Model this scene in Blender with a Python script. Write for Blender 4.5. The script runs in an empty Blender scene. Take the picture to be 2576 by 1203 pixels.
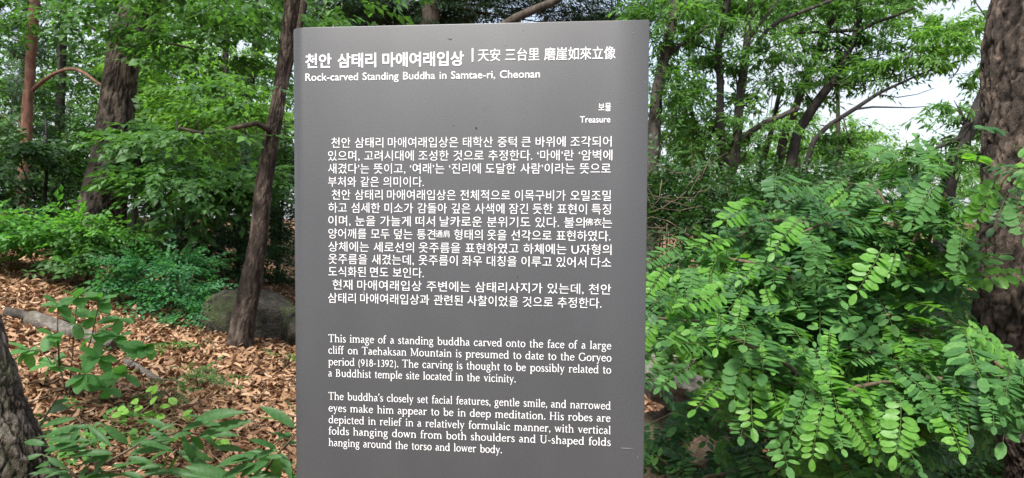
import bpy, math, random
import numpy as np
from mathutils import Vector, Matrix

random.seed(7)
rng = np.random.default_rng(7)
scene = bpy.context.scene
COL = scene.collection

# ------------------------------------------------------------------ camera
FPX, CX, CY = 1900.0, 1288.0, 601.5          # focal length and centre for a 2576 px wide picture
RS = np.array([[0.99341931, 0.00534408, -0.11440945],
               [-0.01012282, 0.99909846, -0.04122863],
               [0.11408598, 0.04211547, 0.99257779]])   # sign axes seen from the camera
OS = np.array([-0.37677466, 0.35619491, -1.27323251])   # sign corner seen from the camera
PSI = math.atan2(-RS[2, 0], RS[2, 2])
SW = np.array([[math.cos(PSI), 0, math.sin(PSI)], [math.sin(PSI), 0, -math.cos(PSI)], [0, 1, 0]])
W = SW @ RS.T                                  # camera axes -> world
CAM = np.array([0, 0, 1.5])
cd = bpy.data.cameras.new('camera')
cam = bpy.data.objects.new('camera', cd)
COL.objects.link(cam)
scene.camera = cam
cd.sensor_width = 36
cd.lens = 36 * FPX / 2576
cd.clip_start = 0.05
cd.clip_end = 2000
cd.dof.use_dof = True
cd.dof.focus_distance = 1.7
cd.dof.aperture_fstop = 13
m4 = Matrix([list(W[0]) + [CAM[0]], list(W[1]) + [CAM[1]], list(W[2]) + [CAM[2]], [0, 0, 0, 1]])
cam.matrix_world = m4

# ------------------------------------------------------------------ world, sun, exposure
SUN_EL, SUN_AZ = math.radians(58), math.radians(-152)    # azimuth measured from +Y towards +X
world = bpy.data.worlds.new('World')
scene.world = world
world.use_nodes = True
nt = world.node_tree
nt.nodes.clear()
wo = nt.nodes.new('ShaderNodeOutputWorld')
bg = nt.nodes.new('ShaderNodeBackground')
sky = nt.nodes.new('ShaderNodeTexSky')
sky.sky_type = 'NISHITA'
sky.sun_disc = False
sky.sun_elevation = SUN_EL
sky.sun_rotation = SUN_AZ
sky.air_density = 1.0
sky.dust_density = 2.5
tc = nt.nodes.new('ShaderNodeTexCoord')
no = nt.nodes.new('ShaderNodeTexNoise')
no.inputs['Scale'].default_value = 2.2
no.inputs['Detail'].default_value = 5
cr = nt.nodes.new('ShaderNodeValToRGB')
cr.color_ramp.elements[0].position = 0.30
cr.color_ramp.elements[0].color = (0.4, 0.4, 0.4, 1)
cr.color_ramp.elements[1].position = 0.62
cr.color_ramp.elements[1].color = (1, 1, 1, 1)
mx = nt.nodes.new('ShaderNodeMix')
mx.data_type = 'RGBA'
nt.links.new(tc.outputs['Generated'], no.inputs['Vector'])
nt.links.new(no.outputs['Fac'], cr.inputs['Fac'])
nt.links.new(cr.outputs['Color'], mx.inputs[0])
nt.links.new(sky.outputs['Color'], mx.inputs[6])
mx.inputs[7].default_value = (2.35, 2.45, 2.65, 1)        # bright thin cloud
nt.links.new(mx.outputs[2], bg.inputs['Color'])
bg.inputs['Strength'].default_value = 0.15
nt.links.new(bg.outputs[0], wo.inputs[0])

sd = bpy.data.lights.new('sun', 'SUN')
sd.energy = 3.1
sd.angle = math.radians(10)
sd.color = (1.0, 0.96, 0.9)
sun = bpy.data.objects.new('sun', sd)
COL.objects.link(sun)
sdir = Vector((math.sin(SUN_AZ) * math.cos(SUN_EL), math.cos(SUN_AZ) * math.cos(SUN_EL), math.sin(SUN_EL)))
sun.rotation_euler = (-sdir).to_track_quat('-Z', 'Y').to_euler()

scene.view_settings.view_transform = 'Standard'
scene.view_settings.look = 'None'
scene.view_settings.gamma = 1
scene.view_settings.exposure = 1.45
scene.view_settings.use_curve_mapping = False
cy = scene.cycles
cy.max_bounces = 7
cy.diffuse_bounces = 4
cy.glossy_bounces = 2
cy.transmission_bounces = 4
cy.transparent_max_bounces = 4
cy.use_denoising = True
cy.sample_clamp_indirect = 6

# ------------------------------------------------------------------ helpers
def at(px, py, d):
    """point seen at a picture position at a distance d along the view"""
    return W @ np.array([(px - CX) / FPX * d, -(py - CY) / FPX * d, -d]) + CAM

def hsh(i, j, k=0):
    n = (i * 374761393 + j * 668265263 + k * 2147483647 + 1013904223) & 0xffffffff
    n = ((n ^ (n >> 13)) * 1274126177) & 0xffffffff
    n = (n ^ (n >> 16)) & 0xffffffff
    return (n & 0xffffff) / float(0x1000000)

def vnoise(x, y, k=0, px=None):
    x = np.asarray(x, float); y = np.asarray(y, float)
    xi = np.floor(x).astype(np.int64); yi = np.floor(y).astype(np.int64)
    fx = x - xi; fy = y - yi
    fx = fx * fx * (3 - 2 * fx); fy = fy * fy * (3 - 2 * fy)
    x1 = xi + 1
    if px:
        xi = xi % px; x1 = x1 % px
    a = hsh(xi, yi, k); b = hsh(x1, yi, k); c = hsh(xi, yi + 1, k); d = hsh(x1, yi + 1, k)
    return (a * (1 - fx) + b * fx) * (1 - fy) + (c * (1 - fx) + d * fx) * fy

def fbm(x, y, k=0, oct=4, px=None):
    s = 0; a = 0.5
    for o in range(oct):
        s = s + a * (vnoise(x, y, k + o * 17, px) - 0.5)
        x = x * 2; y = y * 2; a *= 0.5
        if px: px *= 2
    return s

def cells(x, y, px, k=0):
    """worley cells periodic in x: returns F2-F1 and the id of the nearest cell"""
    xi = np.floor(x).astype(np.int64); yi = np.floor(y).astype(np.int64)
    f1 = np.full(x.shape, 9.0); f2 = np.full(x.shape, 9.0); cid = np.zeros(x.shape)
    for dx in (-1, 0, 1):
        for dy in (-1, 0, 1):
            cx = xi + dx; cyy = yi + dy; cw = cx % px
            ox = cx + 0.15 + 0.7 * hsh(cw, cyy, k); oy = cyy + 0.15 + 0.7 * hsh(cw, cyy, k + 5)
            d = np.sqrt((x - ox) ** 2 + (y - oy) ** 2)
            nid = hsh(cw, cyy, k + 9)
            near = d < f1
            f2 = np.where(near, f1, np.minimum(f2, d))
            cid = np.where(near, nid, cid)
            f1 = np.where(near, d, f1)
    return f2 - f1, cid

def mesh_from(name, V, T, mats, smooth=False, attr=None, midx=None):
    V = np.ascontiguousarray(V, dtype=np.float32); T = np.ascontiguousarray(T, dtype=np.int32)
    me = bpy.data.meshes.new(name)
    me.vertices.add(len(V)); me.vertices.foreach_set('co', V.ravel())
    me.loops.add(len(T) * 3); me.loops.foreach_set('vertex_index', T.ravel())
    me.polygons.add(len(T))
    me.polygons.foreach_set('loop_start', np.arange(0, len(T) * 3, 3, dtype=np.int32))
    me.polygons.foreach_set('loop_total', np.full(len(T), 3, dtype=np.int32))
    if midx is not None:
        me.polygons.foreach_set('material_index', np.ascontiguousarray(midx, dtype=np.int32))
    me.update(calc_edges=True)
    me.shade_smooth() if smooth else me.shade_flat()
    for m in (mats if isinstance(mats, (list, tuple)) else [mats]):
        me.materials.append(m)
    if attr is not None:
        a = me.attributes.new('plate_shade', 'FLOAT', 'POINT')
        a.data.foreach_set('value', np.ascontiguousarray(attr, dtype=np.float32))
    return me

def link(name, me, parent=None, loc=None):
    o = bpy.data.objects.new(name, me)
    COL.objects.link(o)
    if loc is not None: o.location = tuple(float(v) for v in loc)
    if parent is not None: o.parent = parent
    return o

def tag(o, label=None, cat=None, group=None, kind=None):
    if label: o['label'] = label
    if cat: o['category'] = cat
    if group: o['group'] = group
    if kind: o['kind'] = kind
    return o

def thing(name, label, cat, loc, group=None):
    o = link(name, None, None, loc)
    o.empty_display_size = 0.1
    return tag(o, label, cat, group)

def unit(v):
    v = np.asarray(v, float)
    return v / (np.linalg.norm(v, axis=-1, keepdims=True) + 1e-9)

def frames(X, Z):
    """rotation matrices with x axis X and z axis near Z"""
    X = unit(X); Y = unit(np.cross(Z, X)); Z2 = np.cross(X, Y)
    return np.stack([X, Y, Z2], axis=-1)

class Geo:
    def __init__(s): s.V = []; s.T = []; s.M = []; s.n = 0
    def add(s, V, T, m=0):
        s.V.append(np.asarray(V, float)); s.T.append(np.asarray(T) + s.n)
        s.M.append(np.full(len(T), m)); s.n += len(V)
    def place(s, tpl, R, P, S, m=0):
        V, T = tpl; R = np.asarray(R); P = np.asarray(P); S = np.asarray(S, float)
        N = len(P)
        if N == 0: return
        if S.ndim == 1: S = S[:, None, None]
        else: S = S[:, None, :]
        VV = np.einsum('nij,nkj->nki', R, V[None] * S) + P[:, None, :]
        TT = T[None] + (np.arange(N) * len(V))[:, None, None]
        s.add(VV.reshape(-1, 3), TT.reshape(-1, 3), m)
    def arrays(s): return np.concatenate(s.V), np.concatenate(s.T), np.concatenate(s.M)
    def build(s, name, mats, parent=None, origin=None, smooth=False):
        V, T, M = s.arrays()
        if origin is not None: V = V - np.asarray(origin)
        o = link(name, mesh_from(name, V, T, mats, smooth, midx=M), parent)
        return o

def leaf_tpl(ts, ws, fold=0.18, droop=0.2, serr=0.0):
    """leaf of unit length along x, widths ws at stations ts (ends are points)"""
    V = [(0, 0, 0)]; rows = []
    for i, (t, w) in enumerate(zip(ts, ws)):
        z = -droop * t * t
        b = len(V)
        o = serr * (1 if i % 2 else -1)
        V += [(t + o * 0.3, w * (1 + o), z + w * fold), (t, 0, z), (t + o * 0.3, -w * (1 + o), z + w * fold)]
        rows.append(b)
    V.append((1, 0, -droop)); e = len(V) - 1
    T = [(0, rows[0] + 1, rows[0]), (0, rows[0] + 2, rows[0] + 1)]
    for a, b in zip(rows[:-1], rows[1:]):
        T += [(a, a + 1, b + 1), (a, b + 1, b), (a + 1, a + 2, b + 2), (a + 1, b + 2, b + 1)]
    a = rows[-1]
    T += [(a, a + 1, e), (a + 1, a + 2, e)]
    return np.array(V, float), np.array(T)

L_LANCE = leaf_tpl([0.45], [0.14], 0.25, 0.22)
L_OVATE = leaf_tpl([0.42], [0.30], 0.2, 0.2)
L_OVAL = leaf_tpl([0.2, 0.55, 0.85], [0.19, 0.26, 0.17], 0.12, 0.1)
L_LANCE_H = leaf_tpl([.05, .12, .2, .28, .36, .44, .52, .6, .68, .76, .84, .92], [.035, .08, .115, .135, .15, .155, .155, .145, .13, .105, .075, .04], 0.35, 0.22, 0.07)
L_OBO = leaf_tpl([.06, .18, .34, .5, .66, .82, .93], [.08, .17, .25, .28, .27, .20, .11], 0.2, 0.15)

def tube(path, rad, seg=10, bark=0, k=0, cap=True, flare=0.0):
    """tapered tube along a path; bark 0 smooth, 1 rough, 2 plated. returns V, T, plate values, crevice shade painted in"""
    P = np.asarray(path, float); rad = np.asarray(rad, float)
    L = np.concatenate([[0], np.cumsum(np.linalg.norm(np.diff(P, axis=0), axis=1))])
    res = {0: 0.25, 1: 0.06, 2: 0.007, 3: 0.014}[bark]
    n = max(len(P), int(L[-1] / res) + 2)
    n = min(n, 380)
    t = np.linspace(0, L[-1], n)
    # smooth interpolation of the path
    tt = np.linspace(0, L[-1], n)
    C = np.stack([np.interp(tt, L, P[:, i]) for i in range(3)], 1)
    R = np.interp(tt, L, rad)
    if len(P) > 2 and n > 8:
        w = max(1, n // (len(P) * 6)); ker = np.ones(2 * w + 1) / (2 * w + 1)
        for i in range(3):
            e = np.concatenate([C[0, i] + (C[0, i] - C[w:0:-1, i]), C[:, i], C[-1, i] + (C[-1, i] - C[-2:-w - 2:-1, i])])
            C[:, i] = np.convolve(e, ker, 'valid')
    if bark != 2:
        am = np.minimum(R, 0.05) * (0.35 if bark == 0 else 0.2)
        C[1:-1, 0] += (am * 2 * fbm(tt * 2.2, tt * 0 + k, k))[1:-1]; C[1:-1, 2] += (am * 2 * fbm(tt * 2.2, tt * 0 + k + 9, k))[1:-1]
    D = unit(np.gradient(C, axis=0))
    ref = np.array([0.0, 1.0, 0.0]) if abs(D[0, 1]) < 0.8 else np.array([1.0, 0, 0])
    A = unit(np.cross(D, ref)); B = np.cross(D, A)
    th = np.linspace(0, 2 * np.pi, seg, endpoint=False)
    TH, S = np.meshgrid(th, t)
    RR = np.repeat(R[:, None], seg, 1)
    plate_shade = np.full((n, seg), 0.5)
    u = TH / (2 * np.pi)
    if bark == 1:
        f = max(8, seg // 3)
        d = fbm(u * f, S * 5, k, 3, f)
        RR = RR * (1 + 0.22 * d)
    if bark == 3:
        f = max(8, int(R.mean() * 110))
        wob = .35 * fbm(u * f, S * 16, k + 1, 3, f)
        n1 = fbm(u * f + wob, S * 3.2, k, 4, f) + .5 * fbm(u * f * 2, S * 12, k + 21, 3, f * 2)
        h = np.clip(np.abs(n1) * 7, 0, 1) ** .7
        am3 = .13 * R.mean()
        RR = RR * (1 + 0.09 * fbm(u * 3, S * 2, k + 3, 3, 3)) + am3 * (h - .6) + am3 * .5 * fbm(u * 60, S * 40, k + 5, 2, 60)
        plate_shade = .15 + .35 * h + 1.0 * fbm(u * f, S * 9, k + 9, 3, f) + .7 * fbm(u * 3, S * 1.2, k + 7, 2, 3)  # fissures darkened with depth, shade painted into the bark tone
    if bark == 2:
        f = 19
        wx = u * f + 1.3 * fbm(u * 10, S * 12, k + 1, 5, 10) + .5 * fbm(u * 60, S * 40, k + 31, 2, 60); wy = S * 5.5 + 2.0 * fbm(u * 12, S * 9, k + 2, 5, 12)
        e, cid = cells(wx, wy, f, k)
        h = np.clip(e * 5, 0, 1) ** .7
        wx2 = u * f * 2 + 1.6 * fbm(u * 38, S * 60, k + 6, 3, 38); wy2 = S * 17 + 1.4 * fbm(u * 38, S * 30, k + 12, 3, 38)
        e2, cid2 = cells(wx2, wy2, f * 2, k + 40)
        h2 = np.clip(e2 * 4, 0, 1)
        RR = RR + 0.014 * (h - 0.6) + 0.004 * h2 + 0.005 * (cid2 - 0.5) + 0.005 * (cid - 0.5) + 0.018 * fbm(u * 3, S * 3, k + 3, 3, 3) + 0.006 * fbm(u * 90, S * 60, k + 4, 2, 90)
        plate_shade = 0.15 + 0.55 * cid2 * (.4 + .6 * h2) + 0.25 * cid + .8 * fbm(u * 6, S * 5, k + 11, 4, 6) + .5 * fbm(u * 60, S * 45, k + 13, 2, 60)
        plate_shade = plate_shade * (.05 + .95 * h)  # crevices go dark: partly bark's own tone, partly shade painted in
    if flare:
        RR = RR * (1 + flare * np.exp(-S / (4 * R[0])))
    V = C[:, None, :] + RR[..., None] * (np.cos(TH)[..., None] * A[:, None, :] + np.sin(TH)[..., None] * B[:, None, :])
    V = V.reshape(-1, 3)
    i, j = np.meshgrid(np.arange(n - 1), np.arange(seg), indexing='ij')
    j2 = (j + 1) % seg
    a = i * seg + j; b = i * seg + j2; c = (i + 1) * seg + j2; d = (i + 1) * seg + j
    T = np.concatenate([np.stack([a, b, c], -1).reshape(-1, 3), np.stack([a, c, d], -1).reshape(-1, 3)])
    plate_shade = plate_shade.ravel()
    if cap:
        V = np.concatenate([V, [C[0], C[-1]]]); plate_shade = np.concatenate([plate_shade, [.5, .5]])
        q = n * seg; jj = np.arange(seg); j3 = (jj + 1) % seg
        T = np.concatenate([T, np.stack([jj * 0 + q, j3, jj], -1), np.stack([jj * 0 + q + 1, (n - 1) * seg + jj, (n - 1) * seg + j3], -1)])
    return V, T, plate_shade

def tube_obj(name, path, rad, mat, parent=None, origin=None, seg=10, bark=0, k=0, flare=0.0):
    V, T, p = tube(path, rad, seg, bark, k, True, flare)
    if origin is not None: V = V - np.asarray(origin)
    return link(name, mesh_from(name, V, T, mat, True, attr=p), parent)

# ------------------------------------------------------------------ materials
def newmat(name):
    m = bpy.data.materials.new(name); m.use_nodes = True
    n = m.node_tree; n.nodes.clear()
    return m, n, n.nodes.new('ShaderNodeOutputMaterial')

def N(n, t, **kw):
    x = n.nodes.new(t)
    for k, v in kw.items():
        if k in x.inputs: x.inputs[k].default_value = v
        else: setattr(x, k, v)
    return x

def ramp(n, fac, stops):
    r = n.nodes.new('ShaderNodeValToRGB')
    el = r.color_ramp.elements
    while len(el) < len(stops): el.new(0.5)
    for e, (p, c) in zip(el, stops): e.position = p; e.color = (*c, 1)
    n.links.new(fac, r.inputs['Fac'])
    return r.outputs['Color']

def leaf_mat(name, cols, trans=0.4, tcol=None, rough=0.5, spec=0.35, clump=0.6, holes=False):
    m, n, out = newmat(name)
    g = N(n, 'ShaderNodeNewGeometry')
    tcx = N(n, 'ShaderNodeTexCoord')
    nz = N(n, 'ShaderNodeTexNoise', Scale=1.3, Detail=2)
    n.links.new(g.outputs['Position'], nz.inputs['Vector'])
    a = N(n, 'ShaderNodeMath', operation='MULTIPLY_ADD')
    n.links.new(g.outputs['Random Per Island'], a.inputs[0]); a.inputs[1].default_value = 0.55
    b = N(n, 'ShaderNodeMath', operation='MULTIPLY_ADD')
    n.links.new(nz.outputs['Fac'], b.inputs[0]); b.inputs[1].default_value = clump; b.inputs[2].default_value = 0.22 - clump / 2
    n.links.new(b.outputs[0], a.inputs[2])
    k = len(cols)
    c = ramp(n, a.outputs[0], [(i / (k - 1) * 0.8 + 0.1, col) for i, col in enumerate(cols)])
    fine = N(n, 'ShaderNodeTexNoise', Scale=90, Detail=3)
    n.links.new(g.outputs['Position'], fine.inputs['Vector'])
    mul = N(n, 'ShaderNodeMix', data_type='RGBA', blend_type='MULTIPLY'); mul.inputs[0].default_value = 0.5
    fr = ramp(n, fine.outputs['Fac'], [(0.35, (0.6, 0.6, 0.6)), (0.65, (1.25, 1.25, 1.2))])
    n.links.new(c, mul.inputs[6]); n.links.new(fr, mul.inputs[7])
    col = mul.outputs[2]
    p = N(n, 'ShaderNodeBsdfPrincipled', Roughness=rough)
    p.inputs['Specular IOR Level'].default_value = spec
    n.links.new(col, p.inputs['Base Color'])
    t = N(n, 'ShaderNodeBsdfTranslucent')
    tm = N(n, 'ShaderNodeMix', data_type='RGBA', blend_type='MULTIPLY'); tm.inputs[0].default_value = 1
    n.links.new(col, tm.inputs[6]); tm.inputs[7].default_value = (*(tcol or (1.9, 2.0, 0.9)), 1)
    n.links.new(tm.outputs[2], t.inputs['Color'])
    mix = N(n, 'ShaderNodeMixShader'); mix.inputs[0].default_value = trans
    n.links.new(p.outputs[0], mix.inputs[1]); n.links.new(t.outputs[0], mix.inputs[2])
    n.links.new(mix.outputs[0], out.inputs[0])
    return m

def bark_mat(name, dark, mid, light, scale=9, bump=0.5, stretch=0.35, plates=0.0, moss=0.0):
    m, n, out = newmat(name)
    g = N(n, 'ShaderNodeNewGeometry')
    mp = N(n, 'ShaderNodeMapping'); mp.inputs['Scale'].default_value = (1, 1, stretch)
    n.links.new(g.outputs['Position'], mp.inputs['Vector'])
    nz = N(n, 'ShaderNodeTexNoise', Scale=scale, Detail=8, Roughness=0.65)
    n.links.new(mp.outputs[0], nz.inputs['Vector'])
    vo = N(n, 'ShaderNodeTexVoronoi', Scale=scale * 3.2, feature='DISTANCE_TO_EDGE')
    wn = N(n, 'ShaderNodeTexNoise', Scale=scale * 2, Detail=3)
    n.links.new(mp.outputs[0], wn.inputs['Vector'])
    ad = N(n, 'ShaderNodeVectorMath', operation='MULTIPLY_ADD'); ad.inputs[1].default_value = (.12, .12, .12)
    n.links.new(wn.outputs['Color'], ad.inputs[0]); n.links.new(mp.outputs[0], ad.inputs[2])
    n.links.new(ad.outputs[0], vo.inputs['Vector'])
    fac = nz.outputs['Fac']
    if plates:
        at_ = N(n, 'ShaderNodeAttribute', attribute_name='plate_shade')
        mm = N(n, 'ShaderNodeMath', operation='MULTIPLY_ADD'); mm.inputs[1].default_value = plates
        ms = N(n, 'ShaderNodeMath', operation='MULTIPLY_ADD'); ms.inputs[1].default_value = 0.8; ms.inputs[2].default_value = 0.1 - plates / 2
        n.links.new(fac, ms.inputs[0])
        n.links.new(at_.outputs['Fac'], mm.inputs[0]); n.links.new(ms.outputs[0], mm.inputs[2])
        fac = mm.outputs[0]
    c = ramp(n, fac, [(0.28, dark), (0.5, mid), (0.72, light)])
    if moss:
        mz = N(n, 'ShaderNodeTexNoise', Scale=3.0, Detail=6, Roughness=0.7)
        n.links.new(g.outputs['Position'], mz.inputs['Vector'])
        mf = ramp(n, mz.outputs['Fac'], [(0.5, (0, 0, 0)), (0.62, (moss, moss, moss))])
        mo = N(n, 'ShaderNodeMix', data_type='RGBA'); mo.inputs[7].default_value = (0.09, 0.12, 0.045, 1)
        n.links.new(mf, mo.inputs[0]); n.links.new(c, mo.inputs[6]); c = mo.outputs[2]
    p = N(n, 'ShaderNodeBsdfPrincipled', Roughness=0.9)
    p.inputs['Specular IOR Level'].default_value = 0.15
    n.links.new(c, p.inputs['Base Color'])
    sm = N(n, 'ShaderNodeMath', operation='MULTIPLY_ADD'); sm.inputs[1].default_value = 0.8
    sm2 = N(n, 'ShaderNodeMath', operation='MINIMUM'); sm2.inputs[1].default_value = 0.3
    n.links.new(vo.outputs['Distance'], sm2.inputs[0]); n.links.new(sm2.outputs[0], sm.inputs[0]); n.links.new(nz.outputs['Fac'], sm.inputs[2])
    bp = N(n, 'ShaderNodeBump', Strength=bump, Distance=0.03)
    n.links.new(sm.outputs[0], bp.inputs['Height']); n.links.new(bp.outputs[0], p.inputs['Normal'])
    n.links.new(p.outputs[0], out.inputs[0])
    return m

M = {}
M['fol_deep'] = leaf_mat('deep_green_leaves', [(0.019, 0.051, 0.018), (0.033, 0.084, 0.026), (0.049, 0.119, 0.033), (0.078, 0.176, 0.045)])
M['fol_mid'] = leaf_mat('forest_green_leaves', [(0.027, 0.073, 0.023), (0.043, 0.110, 0.031), (0.066, 0.160, 0.041), (0.107, 0.231, 0.058)])
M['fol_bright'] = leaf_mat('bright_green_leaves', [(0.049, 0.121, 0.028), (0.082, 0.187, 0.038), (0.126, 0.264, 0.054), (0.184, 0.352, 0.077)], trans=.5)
M['fol_chest'] = leaf_mat('chestnut_oak_leaves', [(0.035, 0.086, 0.026), (0.060, 0.143, 0.036), (0.092, 0.204, 0.051), (0.145, 0.286, 0.077)], trans=.5, rough=.5, spec=.35)
M['fol_dark'] = leaf_mat('dark_and_shaded_leaves', [(.012, .035, .012), (.022, .06, .018), (.035, .09, .025), (.05, .12, .03)], trans=.25)  # dark green of the bush; also paints shade into the understorey trees
M['fol_pine'] = leaf_mat('pine_needles', [(.014, .035, .014), (.02, .055, .02), (.035, .08, .03)], trans=.15)
M['fol_blue'] = leaf_mat('bluish_shrub_leaves', [(0.024, 0.088, 0.038), (0.039, 0.143, 0.058), (0.058, 0.198, 0.077), (0.087, 0.264, 0.096)])
M['fol_shrub'] = leaf_mat('shrub_leaves', [(0.039, 0.110, 0.026), (0.068, 0.187, 0.038), (0.097, 0.264, 0.051), (0.165, 0.374, 0.077)])
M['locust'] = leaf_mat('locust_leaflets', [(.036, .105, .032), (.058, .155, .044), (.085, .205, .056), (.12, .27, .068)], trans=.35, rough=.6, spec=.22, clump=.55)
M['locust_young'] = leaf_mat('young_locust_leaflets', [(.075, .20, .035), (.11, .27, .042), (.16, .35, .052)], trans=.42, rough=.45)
M['locust_dark'] = leaf_mat('shaded_locust_leaflets', [(.024, .075, .026), (.038, .11, .036), (.056, .15, .046)], trans=.3)  # darker copy of the locust greens, shade put into the colour
M['sapling'] = leaf_mat('sapling_leaves', [(0.068, 0.198, 0.058), (0.097, 0.264, 0.074), (0.136, 0.330, 0.090)], rough=.5, clump=.2)
M['chest_near'] = leaf_mat('serrated_leaves', [(.02, .065, .02), (.032, .095, .028), (.05, .135, .036), (.075, .19, .05)], rough=.5, spec=.3, clump=.2)
M['young'] = leaf_mat('seedling_leaves', [(.12, .28, .04), (.18, .38, .06), (.24, .46, .08)], rough=.5)
M['litter'] = leaf_mat('dead_leaves', [(.065, .038, .022), (.155, .085, .047), (.29, .165, .092), (.42, .27, .165), (.54, .41, .29)], trans=.12, tcol=(1.3, 1, .8), rough=.7, spec=.2, clump=.35)
M['bark_oak'] = bark_mat('oak_bark', (.028, .023, .019), (.085, .070, .057), (.20, .16, .13), 12, .8, .3, plates=.5)
M['bark_red'] = bark_mat('red_pine_bark', (.06, .032, .022), (.14, .072, .05), (.23, .14, .10), 12, .5, .5)
M['bark_lean'] = bark_mat('leaning_tree_bark', (.022, .017, .014), (.062, .047, .038), (.16, .125, .10), 12, .9, .2, plates=.55)
M['bark_grey'] = bark_mat('grey_brown_bark', (.022, .02, .017), (.050, .044, .038), (.11, .098, .084), 10, .6, .35)
M['bark_dark'] = bark_mat('dark_bark', (.014, .013, .012), (.028, .025, .023), (.06, .053, .047), 10, .6, .35)
M['bark_pine'] = bark_mat('plated_pine_bark', (.022, .017, .014), (.085, .067, .055), (.22, .165, .13), 22, .8, .6, plates=.5)
M['bark_flaky'] = bark_mat('flaky_bark', (.03, .023, .018), (.11, .088, .075), (.30, .25, .22), 22, .8, .6, plates=.5, moss=.35)
M['twig'] = bark_mat('twig_bark', (.06, .045, .03), (.10, .08, .055), (.17, .13, .09), 30, .2, 1)
M['rachis'] = bark_mat('green_stalk', (.06, .10, .03), (.09, .14, .04), (.13, .18, .05), 30, .1, 1)
M['log'] = bark_mat('weathered_log', (.04, .032, .025), (.17, .15, .13), (.34, .31, .28), 14, .9, 1, moss=.2)
M['rock'] = bark_mat('mossy_rock', (.012, .011, .009), (.042, .038, .030), (.10, .09, .072), 9, 1, 1, moss=.6)  # mossy; base colours also darkened to paint in the shade around the boulders
M['rock_light'] = bark_mat('pale_rock', (.03, .028, .025), (.15, .14, .125), (.30, .28, .26), 10, .5, 1)
M['earth'] = bark_mat('brown_earth', (.02, .014, .010), (.060, .042, .029), (.13, .092, .066), 9, 1, 1, moss=.5)
M['ground'] = bark_mat('leafy_soil', (.06, .032, .018), (.16, .085, .05), (.28, .16, .10), 22, .8, 1)

def sign_mat():
    m, n, out = newmat('grey_sign_paint')
    tcx = N(n, 'ShaderNodeTexCoord')
    a = N(n, 'ShaderNodeTexNoise', Scale=3.5, Detail=4); b = N(n, 'ShaderNodeTexNoise', Scale=420, Detail=2)
    n.links.new(tcx.outputs['Object'], a.inputs['Vector']); n.links.new(tcx.outputs['Object'], b.inputs['Vector'])
    st = N(n, 'ShaderNodeMapping'); st.inputs['Scale'].default_value = (2.2, 2.2, 1.0)
    n.links.new(tcx.outputs['Object'], st.inputs['Vector']); n.links.new(st.outputs[0], a.inputs['Vector'])
    c = ramp(n, a.outputs['Fac'], [(0.3, (.062, .063, .065)), (0.7, (.074, .075, .077))])
    f = ramp(n, b.outputs['Fac'], [(0.35, (.88, .88, .88)), (0.65, (1.1, 1.1, 1.1))])
    mm = N(n, 'ShaderNodeMix', data_type='RGBA', blend_type='MULTIPLY'); mm.inputs[0].default_value = 1
    n.links.new(c, mm.inputs[6]); n.links.new(f, mm.inputs[7])
    p = N(n, 'ShaderNodeBsdfPrincipled', Roughness=0.42, Metallic=0.35)
    p.inputs['Specular IOR Level'].default_value = 0.5
    n.links.new(mm.outputs[2], p.inputs['Base Color'])
    bp = N(n, 'ShaderNodeBump', Strength=0.08, Distance=0.0006)
    n.links.new(b.outputs['Fac'], bp.inputs['Height']); n.links.new(bp.outputs[0], p.inputs['Normal'])
    n.links.new(p.outputs[0], out.inputs[0])
    return m
M['sign'] = sign_mat()
def plain(name, col, rough=.6):
    m, n, out = newmat(name)
    p = N(n, 'ShaderNodeBsdfPrincipled', Roughness=rough); p.inputs['Base Color'].default_value = (*col, 1)
    tcx = N(n, 'ShaderNodeTexCoord'); b = N(n, 'ShaderNodeTexNoise', Scale=200, Detail=2)
    n.links.new(tcx.outputs['Object'], b.inputs['Vector'])
    c = ramp(n, b.outputs['Fac'], [(0.3, tuple(v * .93 for v in col)), (0.7, col)])
    n.links.new(c, p.inputs['Base Color'])
    n.links.new(p.outputs[0], out.inputs[0])
    return m
M['white'] = plain('white_lettering', (.86, .86, .86), .5)
M['stain_dark'] = plain('dark_speck', (.03, .03, .03), .8)
M['stain_pale'] = plain('pale_scuff', (.20, .20, .195), .8)

# ------------------------------------------------------------------ ground
def gz(x, y):
    x = np.asarray(x, float); y = np.asarray(y, float)
    a = np.maximum(0, -x - 1.0)
    z = 0.18 * np.minimum(a, 9) + 0.05 * np.maximum(0, np.minimum(a, 30) - 9)
    z = z - 0.16 * np.maximum(0, y - 10.5) * (1 / (1 + np.exp(-(x + 5) / 2)))        # falls away behind
    z = z - 0.05 * np.maximum(0, y - 13)
    z = np.maximum(z, -14 + 0.0 * x)
    z = z + 0.22 * fbm(x * .45 + 3, y * .45 + 8, 3, 3)
    return z

def grid_ground():
    xs = np.unique(np.concatenate([np.linspace(-14, 14, 141), np.linspace(-60, 60, 61), np.linspace(-900, 900, 31)]))
    ys = np.unique(np.concatenate([np.linspace(-4, 22, 131), np.linspace(-60, 80, 71), np.linspace(-900, 900, 31)]))
    X, Y = np.meshgrid(xs, ys, indexing='ij')
    Z = gz(X, Y) + 0.03 * fbm(X * 4, Y * 4, 5, 3)
    V = np.stack([X, Y, Z], -1).reshape(-1, 3)
    n, m = X.shape
    i, j = np.meshgrid(np.arange(n - 1), np.arange(m - 1), indexing='ij')
    a = i * m + j; b = (i + 1) * m + j
    T = np.concatenate([np.stack([a, b, b + 1], -1).reshape(-1, 3), np.stack([a, b + 1, a + 1], -1).reshape(-1, 3)])
    return link('ground', mesh_from('ground', V, T, M['ground'], True))
tag(grid_ground(), 'forest floor sloping up to the left under dead leaves', kind='structure')

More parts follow.
